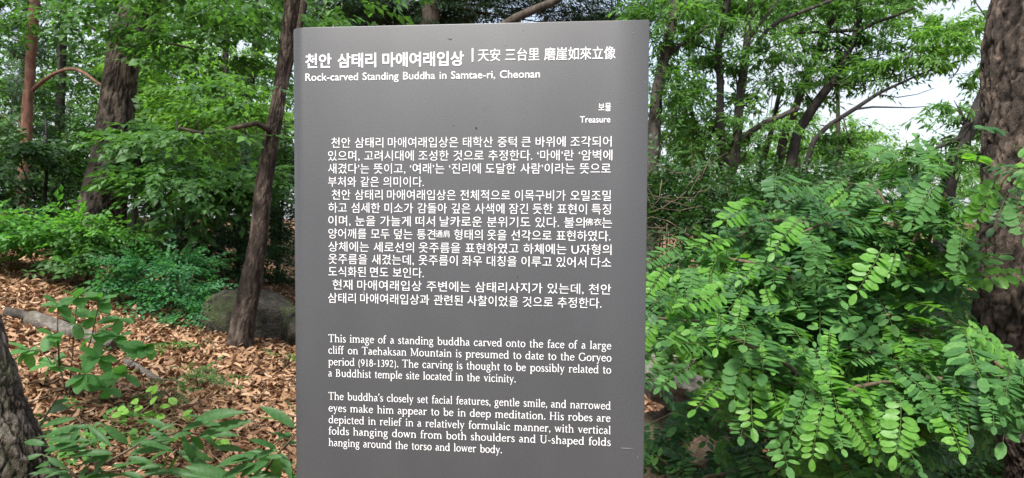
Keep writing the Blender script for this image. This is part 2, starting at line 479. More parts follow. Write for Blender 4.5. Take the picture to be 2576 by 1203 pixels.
def base_at(px, d):
    """ground point in the column px at view distance d"""
    lo, hi = 300.0, 6000.0
    for _ in range(40):
        mid = (lo + hi) / 2
        p = at(px, mid, d)
        if p[2] > gz(p[0], p[1]): lo = mid
        else: hi = mid
    return at(px, lo, d)

# ------------------------------------------------------------------ the sign
sc_o = W @ OS + CAM
sroot = thing('information_sign', 'tall grey metal heritage sign with white Korean, Chinese and English lettering', 'sign',
              (sc_o[0], sc_o[1], float(gz(sc_o[0], sc_o[1]))))
zt = sc_o[2] - sroot.location.z
sroot.rotation_euler = (0, 0, PSI)
# local axes of the sign: x to the right, z up, -y towards the viewer; z of the top edge is zt
def build_panel():
    r = 0.026; wd = 0.6; th = 0.055
    prof = []
    for i in range(13):
        a = math.pi / 2 * i / 12
        prof.append((r - r * math.cos(a), r - r * math.sin(a)))           # rounded left edge: from (0,r) to (r,0)
    for i in range(1, 12): prof.append((r + (wd - .0015 - r) * i / 11, 0))
    prof += [(wd - .0004, .0004), (wd, .0015), (wd, th - .002), (wd - .002, th)]
    for i in range(13):
        a = math.pi / 2 * i / 12
        prof.append((r - r * math.sin(a), th - r + r * math.cos(a)))
    n = len(prof)
    cxm, cym = wd / 2, th / 2
    V = []
    zs = [(-0.03, 0), (zt - .0012, 0), (zt - .0003, .0004), (zt, .0015)]
    for z, ins in zs:
        for x, y in prof:
            sx = x + (ins if x < cxm else -ins); sy = y + (ins if y < cym else -ins)
            V.append((sx, sy, z))
    T = []
    for k in range(len(zs) - 1):
        for i in range(n):
            j = (i + 1) % n
            T += [(k * n + i, k * n + j, (k + 1) * n + j), (k * n + i, (k + 1) * n + j, (k + 1) * n + i)]
    c = len(V); V.append((cxm, cym, zt)); k = len(zs) - 1
    for i in range(n): T.append((k * n + i, k * n + (i + 1) % n, c))
    o = link('panel', mesh_from('panel', np.array(V), np.array(T), M['sign'], False), sroot)
    me = o.data
    me.shade_smooth()
    for p in me.polygons: pass
    me.set_sharp_from_angle(angle=math.radians(35))
build_panel()
g = Geo()
def boxg(g, x0, x1, y0, y1, z0, z1, m=0):
    V = [(x, y, z) for x in (x0, x1) for y in (y0, y1) for z in (z0, z1)]
    Q = [(0, 1, 3, 2), (4, 6, 7, 5), (0, 4, 5, 1), (2, 3, 7, 6), (0, 2, 6, 4), (1, 5, 7, 3)]
    T = [t for q in Q for t in ((q[0], q[1], q[2]), (q[0], q[2], q[3]))]
    g.add(V, T, m)
boxg(g, -.06, .66, -.10, .155, -.06, .012)
g.build('base_plate', M['sign'], sroot)

# outlines of the letters on the sign, one letter a row: character code, advance, number of outlines,
# then for each outline its number of points and their x and y, in 1/200 of the letter height
LETTER_OUTLINES = [
    40,65,1,14,53,106,57,141,66,171,82,199,72,199,51,172,38,140,33,106,38,73,51,41,72,14,82,14,66,41,57,72,
    41,65,1,14,51,106,48,72,38,41,22,14,33,14,54,41,67,73,72,106,67,140,54,172,33,199,22,199,38,171,48,141,
    44,44,1,13,32,36,45,43,53,54,55,65,53,75,49,82,41,85,33,81,29,73,32,65,39,62,39,50,32,40,
    45,65,1,4,77,113,28,113,28,95,77,95,
    46,44,1,8,42,82,33,79,30,70,33,62,42,58,50,62,54,70,50,79,
    66,113,3,15,35,60,82,60,109,66,124,79,129,96,125,113,113,125,96,132,108,139,114,149,117,162,112,178,99,191,75,196,35,196,9,55,179,73,179,87,176,94,169,96,160,93,148,84,140,68,138,55,138,9,55,120,78,120,95,118,105,110,108,99,106,89,97,81,79,78,55,78,
    67,142,1,26,151,187,134,193,119,197,104,198,66,189,39,163,30,126,37,96,61,69,103,58,123,60,139,64,153,70,153,92,137,83,121,78,105,76,76,83,57,101,50,128,57,155,76,173,104,180,120,179,135,174,151,166,
    82,121,2,20,35,196,35,60,55,60,55,119,63,119,73,117,84,109,99,88,117,60,141,60,122,87,112,103,103,115,92,125,104,133,112,144,115,158,109,179,94,192,70,196,9,55,180,68,180,83,177,92,170,94,159,92,148,84,140,68,137,55,137,
    83,92,1,32,100,189,90,194,80,197,69,198,48,194,33,181,28,162,43,134,72,115,87,93,85,85,77,79,65,76,52,78,40,85,29,96,29,71,40,64,53,60,67,58,87,63,100,76,105,95,90,127,61,144,46,164,49,173,57,179,68,181,78,179,88,175,100,166,
    84,121,1,8,137,196,23,196,23,179,71,179,71,60,90,60,90,179,137,179,
    85,142,1,24,150,196,130,196,130,117,129,105,127,95,121,87,114,82,103,78,89,76,78,77,68,81,60,88,55,94,53,103,52,116,52,196,32,196,32,112,41,81,61,64,89,58,123,65,143,84,150,114,
    97,85,2,33,102,76,97,72,93,71,90,72,89,76,89,122,85,139,73,148,57,152,45,150,35,146,27,139,27,120,36,128,46,133,55,135,68,131,72,119,72,114,56,109,41,103,30,94,25,80,28,69,36,61,47,58,55,59,63,62,71,67,76,60,85,58,93,60,102,65,8,72,78,64,73,56,71,47,74,43,83,47,92,57,99,72,104,
    99,88,1,26,99,145,90,149,82,151,73,152,49,146,34,129,28,103,34,80,50,64,74,58,84,59,93,61,101,63,101,81,92,78,84,76,77,75,61,79,50,89,46,105,50,121,59,131,74,135,81,134,89,132,99,126,
    100,102,2,12,110,196,92,196,92,148,83,151,74,152,50,146,35,130,29,107,34,82,49,66,72,60,110,60,10,92,75,74,75,58,79,50,89,47,104,51,121,61,132,76,136,84,135,92,132,
    101,96,2,20,108,86,97,80,87,76,76,75,61,78,51,87,46,102,109,102,104,130,91,146,70,152,48,146,34,130,28,106,33,83,48,65,72,58,85,59,97,63,108,69,7,46,114,51,126,59,134,71,136,82,133,89,126,92,114,
    103,85,3,37,104,150,67,150,46,146,33,135,28,119,29,110,33,102,39,96,48,91,48,90,37,85,34,77,36,72,43,66,30,61,22,53,20,41,25,27,40,18,61,14,84,17,99,27,104,43,101,53,93,62,78,68,63,71,54,75,50,79,57,85,72,88,87,96,93,105,95,116,93,126,86,136,104,136,11,79,119,77,110,71,104,62,102,53,104,46,110,44,118,46,126,53,132,62,134,74,130,12,87,41,84,34,75,30,62,28,48,30,40,34,37,42,39,49,47,54,57,56,70,54,81,50,
    104,100,1,20,50,196,32,196,32,60,50,60,50,124,58,132,65,136,72,137,82,135,88,127,90,116,90,60,108,60,108,115,104,135,93,148,77,152,67,150,58,145,50,138,
    105,44,2,4,51,150,33,150,33,60,51,60,8,53,177,49,184,42,188,35,184,31,177,35,170,42,166,49,170,
    107,96,2,6,112,150,91,150,51,106,96,60,120,60,74,106,4,50,196,32,196,32,60,50,60,
    109,154,1,34,32,150,32,60,50,60,50,125,57,132,64,136,72,137,80,134,86,128,88,116,88,60,106,60,106,125,116,133,126,137,135,134,142,127,145,116,145,60,162,60,162,116,159,135,148,147,133,152,121,149,111,144,103,135,96,144,86,150,76,152,67,150,59,146,50,138,50,150,
    110,100,1,20,50,150,32,150,32,60,50,60,50,124,58,132,65,136,72,137,82,135,88,127,90,116,90,60,108,60,108,115,104,136,93,148,77,152,67,150,58,145,50,138,
    111,110,2,12,75,152,50,145,34,129,27,106,33,81,50,64,75,58,100,64,117,81,123,106,117,129,100,146,12,74,136,90,132,101,121,105,106,101,89,91,78,74,74,59,78,49,89,45,106,49,121,59,132,
    114,79,1,16,34,150,34,60,52,60,52,107,55,121,62,131,73,135,81,132,90,126,99,141,89,149,78,152,70,149,61,142,52,129,52,150,
    115,77,1,33,85,144,76,148,67,151,58,152,43,149,32,140,29,127,40,108,60,95,71,84,67,77,58,74,49,75,39,79,28,86,28,66,39,62,49,59,59,58,75,62,85,71,89,85,87,93,81,101,69,110,56,118,49,123,47,128,50,134,59,136,66,135,75,132,85,127,
    116,67,1,19,53,168,20,136,20,134,36,134,36,86,39,72,49,62,65,58,75,60,86,64,86,81,76,76,66,74,58,77,53,88,53,134,82,134,82,150,53,150,
    117,100,1,20,107,60,107,150,90,150,90,86,83,79,76,74,68,73,58,75,52,82,50,93,50,150,32,150,32,94,36,75,47,62,63,58,72,60,81,64,90,71,90,60,
    118,88,1,7,61,58,67,58,107,150,88,150,64,95,40,150,21,150,
    8216,44,1,12,52,198,40,192,32,181,29,168,33,154,43,149,51,152,55,161,52,169,44,173,45,184,52,194,
    8217,44,1,12,32,149,44,156,52,166,55,180,51,193,41,198,33,195,29,186,32,178,40,174,39,163,32,153,
    19977,200,3,4,45,209,45,193,196,193,196,209,4,57,143,57,128,180,128,180,143,4,33,74,33,59,207,59,207,74,
    20315,200,6,46,117,226,117,198,83,198,83,185,117,185,117,159,86,159,77,106,115,106,109,86,96,68,75,53,85,43,108,61,122,82,129,106,153,106,153,44,167,44,167,106,195,106,195,89,193,79,192,75,190,74,187,73,172,74,174,68,175,61,193,61,199,63,203,66,206,73,208,89,209,114,209,119,167,119,167,146,203,146,203,198,167,198,167,226,153,226,153,198,130,198,130,226,5,98,146,117,146,117,135,116,119,93,119,5,153,146,153,119,130,119,130,135,130,146,4,153,185,153,159,130,159,130,185,4,167,185,190,185,190,159,167,159,14,73,227,59,197,42,170,23,147,32,133,39,140,45,148,52,157,52,44,66,44,66,180,74,194,81,208,87,223,
    20358,200,3,29,112,228,112,200,34,200,34,185,112,185,112,136,89,108,60,84,27,66,38,53,65,69,90,89,112,113,112,44,127,44,127,113,149,89,175,68,202,53,207,60,213,66,179,84,150,109,127,138,127,185,207,185,207,200,127,200,127,228,12,69,181,61,156,49,136,33,119,45,110,54,119,62,129,70,141,89,122,99,132,76,154,84,178,16,164,181,158,159,149,141,136,126,148,118,155,125,161,133,166,142,178,132,189,122,197,113,208,124,198,133,185,144,172,155,179,178,
    20687,200,5,5,117,202,153,202,148,193,141,186,104,186,73,117,228,107,210,91,191,71,174,76,170,81,165,92,173,92,143,123,143,111,134,96,126,77,119,86,110,102,116,116,123,127,130,135,121,119,109,98,98,77,90,86,80,105,89,124,100,141,112,146,101,126,85,101,72,76,62,84,51,107,61,129,73,148,88,149,76,147,67,144,61,139,57,134,57,121,58,123,51,124,45,137,44,146,46,154,51,161,63,162,81,159,102,169,106,177,86,189,68,204,55,214,67,200,78,188,93,180,112,202,124,192,134,181,127,168,119,155,112,150,121,143,130,135,137,140,143,200,143,200,186,157,186,163,193,168,201,173,208,164,215,161,214,125,214,132,225,5,105,174,141,174,138,165,133,154,105,154,5,153,174,186,174,186,154,147,154,151,165,12,72,227,60,197,44,170,26,147,34,133,52,155,52,45,66,45,66,178,74,192,81,208,87,223,
    21488,200,3,8,56,128,56,44,71,44,71,55,168,55,168,45,184,45,184,128,4,71,70,71,114,168,114,168,70,21,45,145,58,148,96,150,180,155,192,138,205,147,191,166,172,186,152,205,140,197,169,168,66,163,84,181,101,201,118,222,103,229,86,205,68,184,57,172,48,164,40,160,
    22825,200,1,29,33,151,33,136,107,136,95,108,70,80,28,57,38,44,80,68,106,95,120,125,140,89,167,62,203,45,213,58,177,75,150,101,131,136,207,136,207,151,126,151,127,174,127,197,199,197,199,213,40,213,40,197,111,197,111,174,110,151,
    22914,200,4,6,100,173,96,147,90,124,81,105,56,124,68,173,26,39,118,74,92,61,76,46,65,29,56,39,44,56,53,72,66,85,82,105,61,116,73,93,95,104,120,111,150,116,186,106,187,104,187,71,187,78,227,63,228,57,187,29,187,29,173,54,173,49,153,44,134,8,126,206,126,49,141,49,141,64,190,64,190,52,205,52,205,206,4,141,78,141,192,190,192,190,78,
    23433,200,3,12,103,225,112,205,39,205,39,164,54,164,54,191,186,191,186,164,202,164,202,205,130,205,118,228,6,151,136,144,120,135,107,125,96,82,111,98,136,30,80,136,59,105,111,85,90,73,65,65,36,58,46,45,77,53,104,64,127,78,151,67,173,56,190,45,203,58,185,69,164,79,140,90,151,103,161,118,168,136,207,136,207,150,106,150,120,179,104,182,100,172,94,161,88,150,34,150,34,136,
    23830,200,4,12,44,174,44,134,43,108,38,81,26,55,38,45,52,73,58,105,59,134,59,162,207,162,207,174,16,125,103,125,90,73,90,73,79,125,79,125,60,59,60,59,48,210,48,210,60,140,60,140,79,195,79,195,90,140,90,140,103,16,125,159,125,146,76,146,76,135,125,135,125,118,67,118,67,106,202,106,202,118,140,118,140,135,193,135,193,146,140,146,140,159,12,112,228,112,200,60,200,60,222,44,222,44,187,197,187,197,222,182,222,182,200,127,200,127,228,
    30952,200,5,21,63,126,63,114,108,114,93,99,74,86,54,76,63,65,73,70,83,76,92,82,92,44,107,44,107,50,183,50,183,44,198,44,198,96,109,96,125,114,210,114,210,126,26,166,193,166,180,140,180,140,169,161,169,152,159,142,151,131,144,139,135,148,141,157,150,166,159,166,130,178,130,178,159,187,150,196,142,204,136,213,145,202,152,192,160,182,169,209,169,209,180,178,180,178,193,22,94,193,94,180,65,180,65,169,90,169,81,159,70,151,59,144,67,135,77,141,86,149,94,159,94,130,106,130,106,158,124,143,132,153,108,169,131,169,131,180,106,180,106,193,4,107,62,107,85,183,85,183,62,16,118,224,123,210,42,210,42,148,41,117,36,83,25,52,38,43,50,77,55,114,56,148,56,197,209,197,209,210,139,210,133,227,
    31435,200,4,4,39,190,39,175,201,175,201,190,8,67,161,75,132,82,102,86,76,102,80,97,106,90,136,82,164,8,106,225,109,214,113,203,115,193,131,197,128,207,124,218,120,229,12,158,164,150,132,139,98,128,68,31,68,31,53,209,53,209,68,144,68,155,97,166,129,175,161,
    32937,200,5,17,106,225,117,209,49,209,49,164,48,130,41,93,26,58,40,50,55,86,62,124,64,160,191,160,191,209,134,209,130,216,125,224,120,230,4,64,196,177,196,177,173,64,173,4,180,135,180,118,91,118,91,135,16,76,147,76,44,91,44,91,78,180,78,180,61,179,59,176,58,151,58,156,45,169,45,180,45,187,47,194,52,195,61,195,147,4,91,108,180,108,180,89,91,89,
    34915,200,1,52,106,224,111,215,115,205,118,196,32,196,32,181,106,181,84,158,57,137,27,120,35,107,48,114,60,121,72,129,72,74,68,63,61,56,69,45,77,49,99,56,145,71,142,85,87,68,87,140,99,151,110,163,120,175,135,125,160,84,203,49,207,56,213,62,190,78,172,94,158,113,173,126,189,140,203,155,191,164,179,151,165,137,151,125,144,142,138,161,134,181,208,181,208,196,122,196,135,200,131,209,127,219,121,229,
    36890,200,7,8,33,211,46,200,58,188,67,177,78,187,68,197,56,209,43,220,27,71,153,29,153,29,139,57,139,57,82,48,77,38,69,28,58,37,46,47,59,56,68,64,71,72,67,84,59,99,53,117,50,139,49,210,51,211,58,214,65,191,63,164,62,139,62,119,62,101,65,87,71,71,82,36,93,221,93,209,177,209,169,203,159,197,149,192,120,203,110,195,149,178,93,178,93,74,107,74,107,107,141,107,141,75,154,75,154,107,189,107,189,89,188,87,186,86,165,86,169,74,181,74,190,74,197,76,202,81,203,89,203,178,177,178,162,186,177,194,191,204,203,214,194,221,191,221,4,189,166,189,149,154,149,154,166,4,107,137,141,137,141,119,107,119,4,107,149,107,166,141,166,141,149,4,189,137,189,119,154,119,154,137,
    37324,200,5,4,66,169,114,169,114,143,66,143,4,128,169,177,169,177,143,128,143,4,66,206,114,206,114,181,66,181,4,128,206,177,206,177,181,128,181,20,44,107,44,93,113,93,113,64,31,64,31,50,210,50,210,64,129,64,129,93,199,93,199,107,129,107,129,130,192,130,192,220,51,220,51,130,113,130,113,107,
    44032,184,2,8,152,225,152,45,169,45,169,138,198,138,198,152,169,152,169,225,10,39,206,39,192,106,192,95,152,70,118,31,92,40,79,88,113,114,157,122,206,
    44033,184,3,6,53,111,53,97,154,97,154,44,170,44,170,111,8,154,225,154,119,170,119,170,166,197,166,197,180,170,180,170,225,10,38,214,38,200,103,200,93,172,68,150,30,134,36,121,82,141,111,173,121,214,
    44048,184,4,4,56,114,56,47,170,47,170,114,4,154,101,154,60,73,60,73,101,8,154,225,154,123,170,123,170,168,197,168,197,181,170,181,170,225,10,38,214,38,200,103,200,93,172,68,150,30,134,36,121,82,141,111,173,121,214,
    44057,184,3,8,154,225,154,129,170,129,170,170,197,170,197,183,170,183,170,225,10,38,213,38,199,104,199,94,173,69,153,31,139,37,125,83,143,112,172,122,213,13,56,60,56,47,175,47,175,60,73,60,73,78,169,78,169,90,73,90,73,108,171,108,171,121,56,121,
    44163,184,3,8,123,174,123,161,162,161,162,103,179,103,179,225,162,225,162,174,10,42,211,42,197,105,197,94,168,70,145,33,128,40,114,85,137,113,169,123,211,17,112,118,112,110,104,86,82,68,52,58,58,45,84,53,105,67,120,85,135,67,156,53,182,45,189,59,159,69,137,87,129,110,129,118,
    44172,184,2,4,168,225,168,44,184,44,184,225,20,38,202,38,189,91,189,82,153,62,122,30,95,40,83,62,100,80,118,93,138,130,138,130,54,146,54,146,221,130,221,130,151,99,151,104,168,107,185,107,202,
    44204,184,2,23,115,147,115,134,162,134,162,91,179,91,179,225,162,225,162,188,122,188,124,199,125,211,42,211,42,198,107,198,95,168,70,143,33,126,40,112,74,127,100,148,117,174,162,174,162,147,6,64,104,64,48,183,48,183,62,81,62,81,104,
    44220,184,2,22,162,225,162,195,121,195,123,214,42,214,42,200,105,200,95,172,69,150,32,134,39,121,74,135,100,155,117,182,162,182,162,158,115,158,115,144,162,144,162,122,179,122,179,225,32,142,117,142,104,139,89,131,74,117,61,103,73,94,88,91,104,91,117,75,117,75,104,71,87,59,70,39,59,48,46,63,55,75,66,83,80,90,66,102,54,117,45,132,54,143,66,150,81,158,66,170,55,186,46,195,59,175,70,163,86,158,104,158,117,
    44256,184,2,12,47,207,47,194,157,194,157,189,157,166,155,139,151,108,167,106,172,139,174,166,174,189,174,207,8,94,148,94,84,30,84,30,70,193,70,193,84,110,84,110,148,
    44284,184,3,11,38,206,38,192,113,192,113,175,111,153,108,125,124,124,128,154,129,178,129,196,129,206,12,30,84,65,84,103,86,142,91,141,103,122,101,103,100,83,99,83,154,66,154,66,98,28,98,8,152,225,152,44,169,44,169,136,197,136,197,150,169,150,169,225,
    44288,184,4,11,40,211,40,198,113,198,113,185,112,169,108,150,125,148,128,170,129,188,129,202,129,211,12,31,118,66,118,104,120,143,125,142,137,123,135,103,134,83,133,83,171,67,171,67,132,29,132,8,154,225,154,89,171,89,171,153,197,153,197,167,171,167,171,225,6,56,102,56,48,177,48,177,62,73,62,73,102,
    44396,184,1,20,30,136,30,122,103,122,103,44,120,44,120,122,193,122,193,136,167,136,171,160,172,180,172,198,172,214,50,214,50,200,156,200,156,198,155,180,154,160,150,136,
    44592,184,2,4,162,225,162,44,178,44,178,225,10,41,206,41,192,108,192,98,152,73,118,32,92,41,78,90,113,117,156,125,206,
    44596,184,3,4,161,225,161,94,178,94,178,225,10,42,212,42,198,108,198,97,168,71,144,33,127,40,113,86,136,115,169,126,212,6,61,104,61,48,183,48,183,62,78,62,78,104,
    44618,184,4,4,161,225,161,126,178,126,178,225,10,42,213,42,199,108,199,97,172,72,151,33,136,40,123,86,142,115,172,126,213,12,59,61,59,47,183,47,183,61,156,61,156,103,181,103,181,116,60,116,60,103,85,103,85,61,4,101,103,140,103,140,61,101,61,
    44648,184,3,12,132,221,132,53,148,53,148,139,170,139,170,45,186,45,186,226,170,226,170,152,148,152,148,221,10,34,203,34,190,60,190,57,157,47,126,30,97,43,89,63,126,72,164,75,203,10,81,203,81,190,102,190,100,154,91,118,73,84,86,77,107,118,115,162,117,203,
    45216,184,3,8,154,225,154,134,170,134,170,174,197,174,197,188,170,188,170,225,12,39,157,39,143,53,143,80,143,108,146,137,151,135,165,107,160,81,158,55,157,55,217,39,217,13,56,60,56,47,177,47,177,60,72,60,72,81,170,81,170,125,56,125,56,112,154,112,154,94,56,94,
    45576,184,3,6,52,219,52,157,175,157,175,171,69,171,69,219,8,30,136,30,123,105,123,105,85,121,85,121,123,194,123,194,136,6,51,101,51,48,176,48,176,62,67,62,67,101,
    45716,184,3,4,30,133,30,120,194,120,194,133,6,52,219,52,158,175,158,175,171,68,171,68,219,6,51,102,51,49,176,49,176,62,67,62,67,102,
    45720,184,3,4,30,151,30,138,194,138,194,151,6,52,223,52,169,175,169,175,182,68,182,68,223,13,51,60,51,47,179,47,179,60,67,60,67,79,173,79,173,122,50,122,50,109,157,109,157,91,51,91,
    45796,184,2,8,152,225,152,44,169,44,169,140,199,140,199,154,169,154,169,225,13,38,208,38,89,52,89,83,90,111,92,138,95,136,110,110,106,84,104,54,103,54,194,122,194,122,208,
    45804,184,3,13,38,215,38,141,52,141,85,141,112,143,137,147,135,161,111,157,85,155,54,154,54,202,118,202,118,215,8,154,225,154,134,170,134,170,174,197,174,197,187,170,187,170,225,13,56,60,56,47,177,47,177,60,72,60,72,80,170,80,170,125,56,125,56,112,154,112,154,93,56,93,
    45824,184,2,12,127,221,127,54,142,54,142,139,168,139,168,44,183,44,183,225,168,225,168,153,142,153,142,221,13,36,203,36,89,48,89,73,89,94,91,115,94,114,108,95,105,75,104,53,103,53,190,104,190,104,203,
    45934,184,4,13,40,214,40,130,54,130,85,131,111,133,134,136,133,150,110,146,86,145,57,144,57,201,123,201,123,214,8,162,225,162,182,112,182,112,169,162,169,162,125,179,125,179,225,12,57,60,57,47,182,47,182,60,155,60,155,101,180,101,180,115,59,115,59,101,85,101,85,60,4,101,101,138,101,138,60,101,60,
    45936,184,3,4,168,225,168,44,184,44,184,225,8,131,221,131,156,92,156,92,143,131,143,131,54,147,54,147,221,13,37,203,37,88,48,88,74,88,95,90,115,93,114,107,95,104,76,102,53,102,53,190,105,190,105,203,
    46020,184,1,16,51,211,51,127,103,127,103,81,30,81,30,67,194,67,194,81,120,81,120,127,175,127,175,141,67,141,67,197,173,197,173,211,
    46028,184,2,16,30,147,30,133,193,133,193,147,120,147,120,164,174,164,174,177,68,177,68,205,172,205,172,218,52,218,52,164,103,164,103,147,13,50,60,50,47,178,47,178,60,66,60,66,78,172,78,172,118,50,118,50,106,156,106,156,90,50,90,
    46104,184,2,4,161,225,161,44,177,44,177,225,18,33,83,70,84,110,86,150,90,149,102,98,99,98,134,137,134,137,147,61,147,61,195,136,195,136,208,44,208,44,134,81,134,81,98,31,97,
    46108,184,3,4,161,225,161,90,178,90,178,225,18,33,113,69,113,109,115,148,119,147,132,98,128,98,153,134,153,134,166,64,166,64,200,133,200,133,214,47,214,47,153,82,153,82,127,31,126,6,61,99,61,48,184,48,184,62,78,62,78,99,
    46160,184,2,8,52,215,52,145,173,145,173,158,69,158,69,201,171,201,171,215,8,30,121,30,107,103,107,103,45,120,45,120,107,194,107,194,121,
    46319,184,3,4,30,138,30,124,194,124,194,138,8,51,219,51,156,175,156,175,170,67,170,67,205,173,205,173,219,17,103,111,103,105,95,83,73,67,43,58,49,45,75,53,97,65,112,82,127,65,149,53,175,45,181,58,151,67,129,83,120,105,120,111,
    46496,184,3,13,35,207,35,91,43,91,55,91,68,92,83,95,81,108,71,106,61,105,52,105,52,194,80,194,80,207,13,90,207,90,91,99,91,116,91,132,92,148,95,146,109,133,107,120,105,106,105,106,194,139,194,139,207,8,130,159,130,146,164,146,164,44,181,44,181,225,164,225,164,159,
    46907,184,4,4,30,139,30,125,193,125,193,139,8,117,217,117,155,179,155,179,169,134,169,134,203,178,203,178,217,14,45,169,45,155,56,155,74,156,92,157,111,160,109,174,93,171,77,169,62,169,62,203,107,203,107,217,45,217,17,103,111,103,105,95,83,73,67,43,58,49,45,75,52,97,65,112,82,127,65,149,52,175,45,181,58,151,67,129,83,120,105,120,111,
    46972,184,2,8,153,225,153,44,169,44,169,140,199,140,199,154,169,154,169,225,17,37,209,37,195,102,195,102,157,37,157,37,88,52,88,83,88,111,90,138,94,137,108,111,104,84,102,54,102,54,144,119,144,119,209,
    46976,184,3,8,154,225,154,92,170,92,170,156,197,156,197,170,170,170,170,225,6,59,102,59,48,179,48,179,62,76,62,76,102,17,37,213,37,200,103,200,103,174,38,174,38,120,52,120,83,120,110,122,138,126,136,140,110,136,83,134,54,134,54,162,119,162,119,213,
    46988,184,4,4,56,109,56,47,170,47,170,109,4,154,95,154,60,73,60,73,95,8,154,225,154,117,170,117,170,165,197,165,197,179,170,179,170,225,17,37,216,37,202,103,202,103,179,38,179,38,127,52,127,83,127,110,129,138,133,136,146,110,143,83,141,54,141,54,166,119,166,119,216,
    47000,184,2,17,36,206,36,192,87,192,87,156,36,156,36,88,48,88,70,88,92,89,116,93,114,106,93,103,72,102,52,102,52,142,103,142,103,206,12,127,221,127,54,142,54,142,140,168,140,168,44,183,44,183,225,168,225,168,154,142,154,142,221,
    47140,184,2,12,125,135,125,121,162,121,162,44,179,44,179,225,162,225,162,184,127,184,127,170,162,170,162,135,17,36,209,36,195,99,195,99,158,37,158,37,86,50,86,77,87,103,88,130,92,129,106,103,102,79,101,53,100,53,144,115,144,115,209,
    47144,184,3,17,37,212,37,199,98,199,98,173,37,173,37,116,50,116,81,117,105,118,127,121,126,135,105,132,82,130,54,130,54,160,115,160,115,212,12,127,154,127,141,162,141,162,92,179,92,179,225,162,225,162,195,127,195,127,181,162,181,162,154,6,62,102,62,49,184,49,184,63,78,63,78,102,
    47196,184,1,21,50,128,50,114,103,114,103,81,30,81,30,67,194,67,194,81,120,81,120,114,178,114,178,128,67,128,67,157,174,157,174,212,50,212,50,198,157,198,157,170,50,170,
    47336,184,2,13,50,148,50,134,178,134,178,148,67,148,67,171,174,171,174,218,49,218,49,205,157,205,157,184,50,184,8,30,116,30,102,103,102,103,44,120,44,120,102,194,102,194,116,
    47484,184,3,4,30,141,30,129,194,129,194,141,13,50,59,50,47,179,47,179,59,66,59,66,76,173,76,173,114,49,114,49,102,157,102,157,87,50,87,13,51,167,51,155,176,155,176,167,67,167,67,182,173,182,173,220,51,220,51,208,156,208,156,194,51,194,
    47492,184,4,4,30,132,30,119,194,119,194,132,4,52,102,52,47,173,47,173,102,4,157,89,157,60,68,60,68,89,13,51,160,51,147,177,147,177,160,67,160,67,178,173,178,173,221,51,221,51,208,156,208,156,190,51,190,
    47532,184,2,4,162,225,162,44,178,44,178,225,17,40,209,40,195,107,195,107,157,40,157,40,88,55,88,86,89,115,90,146,95,145,108,115,104,86,102,57,102,57,144,124,144,124,209,
    47560,184,3,4,37,207,37,90,120,90,120,207,4,104,194,104,104,53,104,53,194,8,152,225,152,44,169,44,169,139,199,139,199,153,169,153,169,225,
    47728,184,3,4,103,194,103,103,54,103,54,194,4,119,168,162,168,162,132,119,132,12,162,225,162,182,119,182,119,208,37,208,37,90,119,90,119,119,162,119,162,44,179,44,179,225,
    47732,184,4,4,105,196,105,138,55,138,55,196,4,121,180,162,180,162,155,121,155,12,162,225,162,194,121,194,121,210,38,210,38,125,121,125,121,141,162,141,162,93,179,93,179,225,6,63,105,63,48,183,48,183,62,79,62,79,105,
    47784,184,2,4,158,197,158,138,65,138,65,197,12,49,210,49,125,103,125,103,81,30,81,30,68,194,68,194,81,120,81,120,125,174,125,174,210,
    47785,184,3,4,156,205,156,170,67,170,67,205,6,48,102,48,88,157,88,157,44,173,44,173,102,12,30,134,30,120,193,120,193,134,120,134,120,156,172,156,172,218,51,218,51,156,103,156,103,134,
    47932,184,3,4,51,219,51,164,172,164,172,219,4,156,206,156,177,67,177,67,206,21,50,59,50,46,178,46,178,59,66,59,66,77,172,77,172,118,120,118,120,136,193,136,193,149,30,149,30,136,103,136,103,118,50,118,50,105,156,105,156,90,50,90,
    48120,184,3,4,40,208,40,90,123,90,123,208,4,107,194,107,103,57,103,57,194,4,161,225,161,44,178,44,178,225,
    48128,184,4,4,39,215,39,141,124,141,124,215,4,108,202,108,155,56,155,56,202,4,162,225,162,132,178,132,178,225,13,62,60,62,46,184,46,184,60,78,60,78,80,178,80,178,123,61,123,61,110,162,110,162,92,62,92,
    48148,184,3,8,37,210,37,88,121,88,121,210,105,210,105,162,54,162,54,210,4,54,149,105,149,105,102,54,102,8,152,225,152,44,169,44,169,140,199,140,199,154,169,154,169,225,
    48317,184,4,4,55,172,104,172,104,142,55,142,6,58,108,58,95,162,95,162,44,179,44,179,108,4,121,183,162,183,162,160,121,160,16,162,225,162,196,121,196,121,215,104,215,104,185,55,185,55,215,39,215,39,128,121,128,121,146,162,146,162,118,179,118,179,225,
    48320,184,4,4,55,168,104,168,104,136,55,136,4,162,179,162,153,121,153,121,179,16,39,213,39,122,121,122,121,140,162,140,162,91,179,91,179,225,162,225,162,192,121,192,121,213,104,213,104,181,55,181,55,213,6,63,104,63,48,183,48,183,62,79,62,79,104,
    48372,184,2,4,66,167,158,167,158,134,66,134,16,49,213,49,120,103,120,103,81,30,81,30,67,194,67,194,81,120,81,120,120,174,120,174,213,158,213,158,180,66,180,66,213,
    48512,184,3,8,51,218,51,140,173,140,173,218,156,218,156,193,67,193,67,218,4,67,180,156,180,156,153,67,153,8,30,118,30,105,103,105,103,44,120,44,120,105,194,105,194,118,
    48516,184,4,8,52,220,52,147,172,147,172,220,156,220,156,197,68,197,68,220,4,68,184,156,184,156,161,68,161,8,30,130,30,116,105,116,105,81,121,81,121,116,194,116,194,130,6,51,98,51,48,176,48,176,62,67,62,67,98,
